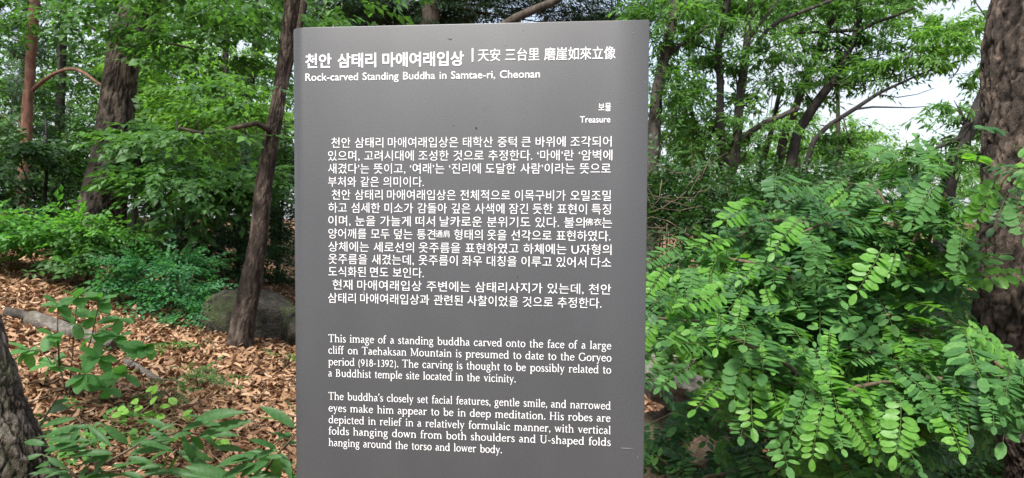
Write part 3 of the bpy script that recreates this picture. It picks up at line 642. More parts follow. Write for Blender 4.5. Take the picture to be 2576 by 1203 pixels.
    48520,184,3,8,52,223,52,163,172,163,172,223,156,223,156,206,68,206,68,223,4,68,193,156,193,156,176,68,176,21,50,59,50,46,178,46,178,59,66,59,66,77,172,77,172,117,120,117,120,135,193,135,193,148,30,148,30,135,103,135,103,117,50,117,50,105,156,105,156,89,50,89,
    48708,184,3,4,161,225,161,44,178,44,178,225,8,40,210,40,88,125,88,125,210,109,210,109,162,57,162,57,210,4,57,149,109,149,109,102,57,102,
    49324,184,2,17,74,210,74,177,68,145,51,116,27,96,38,83,57,97,72,118,83,143,93,120,108,100,126,87,137,100,113,118,97,146,91,177,91,210,8,152,225,152,44,169,44,169,138,199,138,199,152,169,152,169,225,
    49328,184,3,17,74,214,74,192,69,166,53,144,29,130,38,117,58,128,73,143,83,163,94,145,108,131,127,121,135,134,112,148,96,168,91,192,91,214,8,154,225,154,92,170,92,170,156,197,156,197,170,170,170,170,225,6,58,105,58,48,178,48,178,62,75,62,75,105,
    49340,184,4,4,57,111,57,47,170,47,170,111,4,154,98,154,60,73,60,73,98,17,74,216,74,198,69,172,53,151,29,136,38,123,58,134,73,150,83,169,94,152,108,138,126,128,135,141,112,155,96,175,91,199,91,216,8,154,225,154,120,170,120,170,167,197,167,197,180,170,180,170,225,
    49345,184,4,12,113,111,81,107,60,96,53,78,60,60,81,49,113,45,145,49,165,60,172,78,165,96,145,107,12,113,98,136,95,151,88,156,78,151,67,136,60,113,58,90,60,75,67,70,78,75,88,90,95,17,74,216,74,198,68,171,53,150,29,135,38,122,57,133,72,149,83,168,93,151,107,137,126,127,134,140,111,153,96,173,90,196,90,216,8,154,225,154,116,170,116,170,165,197,165,197,179,170,179,170,225,
    49352,184,2,17,68,208,68,174,63,143,49,116,28,96,39,84,55,97,67,116,76,138,84,118,96,101,112,88,122,101,101,120,88,145,84,175,84,208,12,128,222,128,54,144,54,144,139,168,139,168,44,184,44,184,225,168,225,168,153,144,153,144,222,
    49353,184,3,6,61,106,61,92,166,92,166,44,182,44,182,106,17,68,214,68,190,63,169,50,150,30,135,39,122,55,133,67,147,76,163,84,148,96,136,111,127,120,140,101,152,88,170,84,190,84,214,12,128,222,128,117,143,117,143,164,167,164,167,116,182,116,182,225,167,225,167,178,143,178,143,222,
    49436,184,2,8,162,225,162,164,120,164,120,150,162,150,162,44,179,44,179,225,17,77,210,77,177,70,144,54,116,30,96,40,83,59,97,75,118,85,143,96,119,111,100,130,86,140,99,116,118,100,145,93,177,93,210,
    49440,184,3,8,162,225,162,183,123,183,123,169,162,169,162,90,179,90,179,225,17,75,214,75,192,70,166,54,144,30,129,39,116,58,127,74,143,84,163,94,145,109,130,127,120,136,133,113,147,97,167,92,192,92,214,6,63,105,63,48,183,48,183,62,79,62,79,105,
    49452,184,4,4,61,112,61,47,179,47,179,112,4,163,99,163,60,78,60,78,99,8,123,190,123,176,162,176,162,121,179,121,179,225,162,225,162,190,17,75,218,75,199,70,173,54,153,30,139,39,126,58,136,73,151,83,170,94,153,109,140,127,130,136,143,113,156,97,175,91,198,91,218,
    49457,184,4,12,119,113,87,109,66,97,59,79,66,60,87,49,119,45,151,49,172,60,179,79,172,97,151,109,12,119,100,143,97,158,90,163,79,158,68,143,61,119,58,96,61,81,68,75,79,81,90,96,97,17,76,215,76,197,70,170,54,149,30,135,39,121,58,132,74,148,84,168,94,150,109,136,127,127,136,140,113,153,98,173,92,197,92,215,8,123,187,123,173,162,173,162,118,179,118,179,225,162,225,162,187,
    49464,184,3,4,168,225,168,44,184,44,184,225,8,131,222,131,161,101,161,101,147,131,147,131,54,147,54,147,222,17,68,208,68,174,63,143,49,116,28,96,38,83,55,97,67,116,76,139,84,118,96,100,111,87,121,100,101,119,88,146,84,174,84,208,
    49548,184,2,8,103,126,103,82,30,82,30,68,194,68,194,82,119,82,119,126,17,102,213,102,199,92,171,68,149,36,137,44,123,71,133,95,150,111,174,128,150,152,133,179,123,186,137,155,149,130,171,120,199,120,213,
    49884,184,2,4,161,225,161,44,178,44,178,225,17,78,210,78,177,71,144,54,115,29,96,39,82,59,96,75,117,86,143,97,119,113,99,132,86,142,99,118,117,101,145,94,177,94,210,
    49885,184,3,6,57,107,57,94,162,94,162,44,178,44,178,107,4,162,225,162,117,178,117,178,225,17,77,217,77,199,71,173,55,152,32,137,40,124,60,135,75,151,86,170,96,152,112,137,131,127,139,140,115,154,100,174,94,199,94,217,
    50500,184,3,12,78,211,54,204,38,182,33,148,38,115,54,93,78,85,102,93,118,115,123,148,118,182,102,204,12,78,197,93,191,104,174,108,148,104,123,93,106,78,100,63,106,52,123,48,148,52,174,63,191,8,152,225,152,44,169,44,169,139,199,139,199,153,169,153,169,225,
    50504,184,4,12,80,213,56,207,39,191,33,168,39,145,56,129,80,123,105,129,121,145,128,168,121,191,105,207,12,80,198,96,194,107,184,112,168,107,152,96,142,80,138,65,142,54,152,49,168,54,184,65,194,8,154,225,154,92,170,92,170,157,197,157,197,170,170,170,170,225,6,58,106,58,48,178,48,178,62,74,62,74,106,
    50516,184,5,4,57,112,57,47,170,47,170,112,4,154,99,154,60,73,60,73,99,12,80,215,56,209,39,194,33,172,39,150,56,135,80,129,105,135,121,150,128,172,121,194,105,209,12,80,201,96,197,108,187,112,172,108,157,96,147,80,143,64,147,53,157,49,172,53,187,64,197,8,154,225,154,121,170,121,170,167,197,167,197,181,170,181,170,225,
    50528,184,3,12,71,210,50,202,37,181,32,147,37,114,50,92,71,84,91,92,105,114,109,147,105,181,91,202,12,71,195,83,189,91,173,94,147,91,122,83,106,71,100,58,106,50,122,48,147,50,173,58,189,12,128,222,128,54,143,54,143,140,168,140,168,44,184,44,184,225,168,225,168,154,143,154,143,222,
    50577,184,5,12,80,215,56,209,39,194,33,172,39,150,56,135,80,129,105,135,121,150,128,172,121,194,105,209,12,80,201,96,197,108,187,112,172,108,157,96,147,80,143,64,147,53,157,49,172,53,187,64,197,12,113,113,81,109,60,97,53,79,60,60,81,49,113,45,144,49,165,60,172,79,165,97,144,109,12,113,99,136,97,151,90,156,79,151,68,136,61,113,58,90,61,75,68,70,79,75,90,90,97,12,154,225,154,118,170,118,170,146,197,146,197,160,170,160,170,185,197,185,197,198,170,198,170,225,
    50612,184,2,12,78,197,94,191,104,174,108,148,104,123,94,106,78,100,63,106,53,123,49,148,53,174,63,191,19,162,225,162,156,123,156,116,186,100,205,78,211,55,204,39,182,33,148,39,115,55,93,78,85,101,92,116,112,123,143,162,143,162,44,179,44,179,225,
    50632,184,3,12,79,201,95,198,106,188,110,173,106,158,95,148,79,144,64,148,53,158,49,173,53,188,64,198,32,143,115,143,105,140,90,132,74,117,61,103,73,95,88,92,105,92,115,76,115,76,105,72,87,60,71,40,59,48,47,64,55,76,67,84,80,91,66,102,54,118,45,132,54,144,67,151,81,159,67,171,55,187,47,196,59,176,70,163,86,159,105,159,115,19,162,225,162,180,125,180,117,198,101,211,79,215,55,210,39,195,33,173,39,151,55,136,79,130,101,135,117,147,125,166,162,166,162,122,179,122,179,225,
    50640,184,3,4,168,225,168,44,184,44,184,225,12,71,195,83,189,91,173,94,147,91,122,83,106,71,100,58,106,50,122,48,147,50,173,58,189,19,71,210,50,202,37,181,32,147,37,114,50,92,71,84,90,91,104,111,109,141,132,141,132,54,148,54,148,222,132,222,132,155,109,155,103,185,90,203,
    50668,184,3,12,78,197,94,191,104,174,108,148,104,123,94,106,78,100,63,106,53,123,49,148,53,174,63,191,6,121,171,162,171,162,128,121,128,123,148,123,160,19,162,225,162,185,116,185,106,199,94,208,78,211,55,204,39,182,33,148,39,115,55,93,78,85,94,89,108,99,117,114,162,114,162,44,179,44,179,225,
    50688,184,4,12,79,202,95,198,106,188,110,173,106,158,95,148,79,144,64,148,53,158,49,173,53,188,64,198,5,123,187,162,187,162,160,124,160,126,173,19,162,225,162,200,116,200,106,208,94,214,79,216,55,210,39,195,33,173,39,151,55,136,79,130,94,132,106,138,116,146,162,146,162,122,179,122,179,225,32,143,116,143,104,140,89,132,74,117,61,103,73,95,88,92,104,92,116,76,116,76,104,72,87,60,71,40,59,48,47,64,55,76,66,84,80,91,66,102,54,118,45,132,54,144,67,151,81,159,67,171,55,187,47,196,59,176,70,163,86,159,104,159,116,
    50724,184,2,12,112,200,137,196,155,184,161,166,155,148,137,136,112,132,86,136,69,148,62,166,69,184,86,196,19,30,81,30,68,194,68,194,81,120,81,120,119,150,126,170,143,177,166,169,191,146,208,112,214,78,208,55,191,46,166,53,143,73,126,103,119,103,81,
    50743,184,3,12,112,209,136,206,152,199,158,187,152,176,136,169,112,167,87,169,71,176,65,187,71,199,87,206,19,112,222,78,218,56,206,48,187,55,170,74,159,103,154,103,136,30,136,30,123,193,123,193,136,120,136,120,154,149,159,168,170,175,187,167,206,146,218,17,103,110,103,105,95,83,73,67,43,58,49,45,75,52,97,65,112,82,127,65,148,52,174,45,181,58,150,67,128,83,120,105,120,110,
    50752,184,3,12,84,199,100,196,111,186,116,171,111,156,100,146,84,143,68,146,56,156,52,171,56,186,68,196,21,30,84,65,84,103,86,142,90,141,103,92,99,92,129,113,136,127,151,132,171,126,193,109,208,84,214,59,208,42,193,36,171,41,151,55,136,76,129,76,98,28,97,8,152,225,152,44,169,44,169,137,198,137,198,151,169,151,169,225,
    50864,184,3,12,111,218,78,213,56,200,48,178,56,157,78,144,111,139,145,144,167,157,175,178,167,200,145,213,12,111,205,136,202,152,192,158,178,152,164,136,155,111,152,87,155,71,164,65,178,71,192,87,202,8,30,122,30,108,103,108,103,44,120,44,120,108,194,108,194,122,
    50868,184,4,12,112,221,78,216,56,204,48,184,56,165,78,153,112,148,145,153,167,165,175,184,167,204,145,216,12,112,207,136,205,152,197,157,184,152,172,136,165,112,162,88,165,72,172,66,184,72,197,88,205,8,30,134,30,120,105,120,105,83,122,83,122,120,194,120,194,134,6,51,101,51,48,176,48,176,62,67,62,67,101,
    50948,184,4,12,89,217,65,212,49,199,43,180,49,160,65,147,89,142,113,147,129,160,135,180,129,199,113,212,12,89,203,105,200,115,192,119,180,115,167,105,159,89,156,73,159,63,167,59,180,63,192,73,200,4,162,225,162,44,178,44,178,225,12,32,113,82,114,82,50,98,50,98,115,116,117,133,119,150,121,149,134,108,129,67,128,30,127,
    51004,184,3,12,112,214,78,208,55,190,46,164,55,138,78,120,112,114,145,120,169,138,177,164,169,190,145,208,12,112,200,137,196,155,183,161,164,155,145,137,132,112,128,86,132,68,145,62,164,68,183,86,196,4,30,82,30,68,194,68,194,82,
    51008,184,4,4,30,130,30,117,193,117,193,130,12,112,219,78,215,56,203,48,183,56,164,78,151,112,147,145,151,167,164,175,183,167,203,145,215,12,112,206,136,203,152,195,158,183,152,171,136,163,112,161,87,163,71,171,65,183,71,195,87,203,6,51,101,51,48,175,48,175,62,68,62,68,101,
    51012,184,4,12,112,222,77,219,56,208,48,191,56,174,77,163,112,160,146,163,168,174,175,191,168,208,146,219,12,112,210,137,208,153,201,158,191,153,181,137,174,112,172,87,174,71,181,65,191,71,201,87,208,4,30,147,30,134,193,134,193,147,13,50,59,50,46,178,46,178,59,66,59,66,78,172,78,172,119,50,119,50,106,156,106,156,90,50,90,
    51032,184,4,12,89,212,63,207,46,192,40,170,46,147,63,132,89,127,114,132,131,147,137,170,131,192,114,207,12,89,198,105,194,117,184,121,170,117,155,105,145,89,141,72,145,61,155,56,170,61,184,72,194,4,161,225,161,44,177,44,177,225,8,33,84,69,84,109,86,150,92,149,104,108,100,68,98,31,98,
    51060,184,3,4,161,225,161,44,178,44,178,225,12,83,211,59,204,43,182,37,148,43,115,59,93,83,85,106,93,122,115,128,148,122,182,106,204,12,83,197,98,191,109,174,112,148,109,123,98,106,83,100,67,106,56,123,53,148,56,174,67,191,
    51064,184,4,4,162,225,162,93,178,93,178,225,12,81,213,57,207,40,191,34,168,40,145,57,129,81,124,105,129,122,145,128,168,122,191,105,207,12,81,198,97,194,108,184,112,168,108,153,97,142,81,138,65,142,54,153,50,168,54,184,65,194,6,62,107,62,48,184,48,184,62,79,62,79,107,
    51077,184,5,4,162,225,162,128,178,128,178,225,8,62,119,62,47,178,47,178,119,162,119,162,97,78,97,78,119,4,78,84,162,84,162,60,78,60,12,81,217,57,211,40,197,34,175,40,153,57,139,81,133,106,139,122,153,128,175,122,197,106,211,12,81,203,97,199,108,189,112,175,108,161,97,151,81,147,65,151,54,161,50,175,54,189,65,199,
    51080,184,4,4,162,225,162,122,178,122,178,225,12,81,215,57,209,40,195,34,172,40,150,57,136,81,130,106,136,122,150,128,172,122,195,106,209,12,81,201,97,197,108,187,112,172,108,158,97,148,81,144,65,148,54,158,50,172,54,187,65,197,32,142,114,142,104,139,89,130,74,116,62,102,73,94,88,91,104,91,114,75,114,75,104,71,87,58,71,39,59,47,47,63,55,74,67,83,80,90,66,101,54,117,45,131,54,142,67,150,81,158,67,170,55,186,47,194,59,175,70,162,86,158,104,158,114,
    51088,184,2,21,33,207,33,193,75,193,75,170,68,139,51,111,27,92,37,79,56,94,72,114,83,139,94,116,109,97,128,84,137,97,114,115,97,141,91,170,91,193,131,193,131,207,8,152,225,152,44,169,44,169,138,199,138,199,152,169,152,169,225,
    51104,184,4,4,57,111,57,47,170,47,170,111,4,154,97,154,60,73,60,73,97,21,34,213,34,199,74,199,74,193,69,168,53,148,29,134,38,121,57,131,73,146,83,165,93,148,108,135,127,125,135,139,112,151,96,170,91,193,91,199,131,199,131,213,8,154,225,154,119,170,119,170,167,197,167,197,180,170,180,170,225,
    51116,184,2,12,129,222,129,54,145,54,145,138,168,138,168,44,184,44,184,225,168,225,168,152,145,152,145,222,21,32,204,32,190,67,190,67,176,63,142,50,114,28,94,38,82,55,95,68,114,76,137,84,117,96,100,112,88,122,101,101,119,88,145,83,176,83,190,116,190,116,204,
    51201,184,3,6,58,107,58,94,162,94,162,44,179,44,179,107,21,36,213,36,199,76,199,76,192,70,168,54,147,31,133,39,120,59,131,74,146,85,165,95,148,110,134,128,124,137,137,114,150,98,170,93,192,93,199,132,199,132,213,8,162,225,162,178,127,178,127,164,162,164,162,117,179,117,179,225,
    51204,184,3,8,162,225,162,175,126,175,126,162,162,162,162,93,179,93,179,225,6,63,104,63,48,184,48,184,62,80,62,80,104,21,36,211,36,197,76,197,76,188,70,163,54,143,31,129,39,116,59,126,74,142,85,161,95,144,110,130,128,120,137,133,114,146,98,166,93,188,93,197,132,197,132,211,
    51221,184,4,12,119,112,87,108,66,96,59,78,66,60,87,49,119,45,151,49,172,60,179,78,172,96,151,108,12,119,99,143,97,158,89,163,78,158,67,143,60,119,58,96,60,81,67,75,78,81,89,96,97,8,162,225,162,178,127,178,127,165,162,165,162,118,179,118,179,225,21,36,212,36,199,76,199,76,192,70,168,54,147,31,132,39,119,59,130,74,146,85,165,95,148,110,134,128,124,137,137,114,151,98,170,93,193,93,199,132,199,132,212,
    51312,184,2,8,104,125,104,81,30,81,30,68,194,68,194,81,120,81,120,125,21,44,209,44,195,103,195,103,191,93,164,69,143,38,132,45,119,72,128,96,145,112,167,129,145,152,129,180,120,186,133,155,144,130,165,120,191,120,195,180,195,180,209,
    51340,184,3,21,36,209,36,195,76,195,76,193,71,170,55,151,31,139,39,126,59,135,74,149,85,167,95,151,111,137,130,129,138,142,114,154,99,171,93,193,93,195,133,195,133,209,12,30,82,65,82,103,84,142,89,141,101,125,99,109,98,93,97,93,133,77,133,77,96,28,96,8,152,225,152,44,169,44,169,136,198,136,198,150,169,150,169,225,
    51452,184,2,21,45,214,45,201,102,201,102,200,93,178,70,160,40,151,46,138,73,146,96,160,112,179,127,160,150,146,178,138,184,151,153,160,130,178,121,200,121,201,178,201,178,214,8,30,122,30,109,103,109,103,45,120,45,120,109,193,109,193,122,
    51473,184,3,12,112,95,136,93,151,87,157,77,151,66,136,60,112,58,87,60,72,66,66,77,72,87,87,93,19,30,141,30,127,103,127,103,108,74,104,56,93,50,77,57,59,78,49,112,45,145,49,166,59,173,77,167,93,149,104,120,108,120,127,193,127,193,141,19,45,217,45,204,101,204,91,185,69,172,39,165,45,152,73,158,97,171,112,188,127,171,150,158,178,152,184,165,155,172,132,185,122,204,179,204,179,217,
    51648,184,2,4,161,225,161,44,178,44,178,225,21,36,207,36,193,78,193,78,170,71,139,54,111,30,92,40,79,59,93,75,114,86,139,98,116,114,97,134,84,143,97,118,114,101,140,95,170,95,193,137,193,137,207,
    51652,184,3,4,162,225,162,93,178,93,178,225,21,37,210,37,197,78,197,78,187,72,163,56,142,32,128,41,115,61,126,76,141,87,160,98,142,113,128,132,119,141,132,117,145,101,164,95,187,95,197,136,197,136,210,6,62,105,62,48,184,48,184,62,79,62,79,105,
    51669,184,4,4,162,225,162,116,178,116,178,225,12,118,112,86,108,65,96,58,78,65,59,86,48,118,44,151,48,171,59,179,78,171,96,151,108,12,118,99,142,96,157,89,162,78,157,66,142,59,118,57,95,59,80,66,74,78,80,89,95,96,21,37,211,37,198,78,198,78,192,72,168,57,147,33,133,41,120,61,131,76,146,87,165,98,148,113,134,132,125,141,138,117,150,101,169,95,192,95,198,136,198,136,211,
    52272,184,3,25,75,226,75,207,35,207,35,193,75,193,75,191,69,171,53,154,29,144,37,131,57,139,73,152,84,168,94,153,110,142,129,135,136,147,113,157,97,172,92,191,92,193,132,193,132,207,92,207,92,226,8,154,225,154,130,170,130,170,171,197,171,197,185,170,185,170,225,13,56,60,56,46,177,46,177,60,72,60,72,78,170,78,170,121,56,121,56,108,154,108,154,91,56,91,
    52376,184,2,8,123,153,123,139,162,139,162,44,179,44,179,225,162,225,162,153,25,76,222,76,194,35,194,35,181,76,181,76,167,70,136,54,110,30,92,40,79,59,93,74,112,84,135,95,113,111,95,130,83,139,95,115,113,99,138,92,167,92,181,133,181,133,194,93,194,93,222,
    52380,184,3,25,75,224,75,201,35,201,35,188,75,188,75,182,70,158,54,138,30,125,39,112,58,122,73,137,84,155,94,138,110,125,129,116,137,129,113,141,97,160,92,182,92,188,132,188,132,201,92,201,92,224,8,162,225,162,170,125,170,125,156,162,156,162,90,179,90,179,225,6,63,102,63,48,184,48,184,62,80,62,80,102,
    52404,184,3,4,168,225,168,44,183,44,183,225,8,131,221,131,154,104,154,104,140,131,140,131,54,147,54,147,221,25,67,219,67,192,33,192,33,178,67,178,67,170,62,140,49,113,28,94,38,81,54,95,67,113,75,135,84,115,96,98,112,85,121,98,101,116,87,141,83,170,83,178,116,178,116,192,83,192,83,219,
    52628,184,2,8,30,116,30,102,103,102,103,44,120,44,120,102,193,102,193,116,23,103,225,103,203,46,203,46,190,103,190,94,169,71,152,40,143,46,130,73,137,96,150,112,167,128,150,150,137,177,130,183,143,152,152,129,169,120,190,178,190,178,203,120,203,120,225,
    52845,184,4,4,162,225,162,114,178,114,178,225,12,118,111,86,107,65,96,58,78,65,60,86,49,118,45,151,49,171,60,179,78,171,96,151,107,12,118,98,142,95,157,88,162,78,157,67,142,60,118,58,95,60,79,67,74,78,79,88,95,95,25,79,225,79,203,38,203,38,190,79,190,79,188,73,164,57,145,33,132,42,119,61,129,77,144,88,162,99,145,114,132,134,124,142,137,118,148,101,166,95,188,95,190,136,190,136,203,96,203,96,225,
    52852,184,2,16,42,207,42,193,106,193,105,182,104,172,101,162,32,157,35,142,96,148,82,125,61,105,32,87,41,74,91,111,116,156,123,207,8,152,225,152,45,169,45,169,138,198,138,198,152,169,152,169,225,
    53360,184,2,18,30,136,30,123,194,123,194,136,168,136,171,161,173,182,173,200,173,216,51,216,51,202,156,202,156,200,156,180,46,176,49,162,155,167,151,136,6,51,105,51,48,176,48,176,62,67,62,67,105,
    53468,184,2,17,37,205,37,89,49,89,75,89,96,91,116,94,115,108,96,105,76,103,53,103,53,144,106,144,106,157,53,157,53,191,108,191,108,205,12,128,222,128,54,144,54,144,139,168,139,168,44,184,44,184,225,168,225,168,153,144,153,144,222,
    53553,184,3,6,58,104,58,91,162,91,162,44,179,44,179,104,17,39,214,39,123,52,123,83,124,108,125,131,128,129,142,108,139,84,137,56,137,56,163,115,163,115,176,56,176,56,200,120,200,120,214,8,127,178,127,164,162,164,162,113,179,113,179,225,162,225,162,178,
    53685,184,3,12,112,103,78,99,57,90,50,74,57,58,78,48,112,45,145,48,166,58,173,74,166,90,145,99,12,112,90,136,88,152,83,157,74,152,65,136,59,112,57,87,59,71,65,66,74,71,83,87,88,20,51,220,51,147,103,147,103,130,30,130,30,116,193,116,193,130,120,130,120,147,174,147,174,160,68,160,68,178,168,178,168,190,68,190,68,207,173,207,173,220,
    53945,184,3,4,30,130,30,116,193,116,193,130,6,48,99,48,86,156,86,156,44,172,44,172,99,12,51,221,51,147,174,147,174,160,68,160,68,178,168,178,168,191,68,191,68,207,173,207,173,221,
    54364,184,3,20,45,136,45,123,75,123,75,80,30,80,30,66,194,66,194,80,148,80,148,123,178,123,178,136,150,136,150,195,179,195,179,209,44,209,44,195,72,195,72,136,4,92,80,92,123,131,123,131,80,4,89,195,134,195,134,136,89,136,
    54616,184,4,12,83,168,60,163,45,148,39,126,45,105,60,90,83,85,106,90,121,105,127,126,121,148,106,163,12,83,154,98,151,108,141,111,126,108,112,98,102,83,99,69,102,59,112,55,126,59,141,69,151,8,153,225,153,44,169,44,169,137,199,137,199,151,169,151,169,225,8,75,223,75,196,29,196,29,183,136,183,136,196,91,196,91,223,
    54617,184,5,12,84,183,61,179,46,168,40,151,46,134,61,122,84,118,106,122,122,134,127,151,122,168,106,179,12,84,171,98,168,108,161,111,151,108,140,98,134,84,131,69,134,60,140,56,151,60,161,69,168,6,53,102,53,89,154,89,154,44,170,44,170,102,8,76,226,76,206,30,206,30,193,137,193,137,206,92,206,92,226,8,154,225,154,112,170,112,170,162,197,162,197,175,170,175,170,225,
    54620,184,5,12,84,180,61,176,46,164,40,146,46,128,61,117,84,113,106,117,121,128,127,146,121,164,106,176,12,84,167,98,164,108,157,111,146,108,135,98,128,84,126,69,128,60,135,56,146,60,157,69,164,8,154,225,154,90,170,90,170,152,197,152,197,166,170,166,170,225,8,76,225,76,203,30,203,30,190,137,190,137,203,92,203,92,225,6,58,100,58,48,178,48,178,62,74,62,74,100,
    54788,184,5,12,81,180,60,176,46,164,41,145,46,127,60,115,81,111,103,115,117,127,122,145,117,164,103,176,12,81,167,95,164,104,157,107,145,104,134,95,127,81,124,68,127,59,134,56,145,59,157,68,164,12,132,139,132,126,162,126,162,87,179,87,179,225,162,225,162,177,132,177,132,164,162,164,162,139,8,73,225,73,203,30,203,30,190,132,190,132,203,90,203,90,225,6,63,99,63,48,183,48,183,62,79,62,79,99,
    54805,184,6,12,81,183,60,179,46,167,41,149,46,132,60,120,81,116,103,120,117,132,122,149,117,167,103,179,12,81,170,95,167,104,160,107,149,104,138,95,131,81,128,68,131,59,138,56,149,59,160,68,167,12,120,107,87,103,67,92,59,76,67,59,87,48,120,45,152,48,173,59,180,76,173,92,152,103,12,120,94,143,92,157,85,162,76,157,66,143,60,120,58,96,60,82,66,76,76,82,85,96,92,12,162,225,162,182,132,182,132,168,162,168,162,147,131,147,131,133,162,133,162,109,179,109,179,225,8,73,227,73,205,30,205,30,192,132,192,132,205,90,205,90,227,
    54868,184,4,12,85,167,99,164,109,157,112,146,109,135,99,128,85,126,71,128,62,135,58,146,62,157,71,164,23,85,180,63,175,48,164,43,146,47,130,59,119,77,113,77,93,28,93,30,79,65,79,104,81,143,86,142,98,126,96,110,95,93,94,93,113,111,119,123,130,128,146,122,164,107,175,8,153,225,153,44,169,44,169,135,198,135,198,149,169,149,169,225,8,77,225,77,203,31,203,31,190,139,190,139,203,93,203,93,225,
]
GLYPHS = {}
def unpack_glyphs():
    raw = LETTER_OUTLINES; i = 0
    while i < len(raw):
        cp = raw[i]; adv = raw[i + 1] / 200; n = raw[i + 2]; i += 3
        loops = []
        for _ in range(n):
            k = raw[i]; i += 1
            loops.append([(raw[i + 2 * j] / 200 - .1, raw[i + 2 * j + 1] / 200 - .3) for j in range(k)]); i += 2 * k
        GLYPHS[chr(cp)] = (adv, loops)
unpack_glyphs()
def text_mesh(body, offset=0.0, an=(1.0, 1.0)):
    c = bpy.data.curves.new('t', 'CURVE'); c.dimensions = '2D'; c.fill_mode = 'BOTH'
    c.offset = offset
    x = 0.0
    for ch in body:
        adv, loops = GLYPHS[ch]
        for L in loops:
            sp = c.splines.new('POLY'); sp.points.add(len(L) - 1); sp.use_cyclic_u = True
            for p, (a, b) in zip(sp.points, L): p.co = ((x + a) * an[0], b * an[1], 0, 1)
        x += adv
    o = bpy.data.objects.new('t', c); COL.objects.link(o)
    bpy.context.view_layer.update()
    me = bpy.data.meshes.new_from_object(o.evaluated_get(bpy.context.evaluated_depsgraph_get()))
    me.calc_loop_triangles()
    V = np.empty(len(me.vertices) * 3, np.float32); me.vertices.foreach_get('co', V); V = V.reshape(-1, 3) / np.array([an[0], an[1], 1.0])
    T = np.empty(len(me.loop_triangles) * 3, np.int32); me.loop_triangles.foreach_get('vertices', T); T = T.reshape(-1, 3)
    bpy.data.objects.remove(o); bpy.data.curves.remove(c); bpy.data.meshes.remove(me)
    return V.astype(float), T

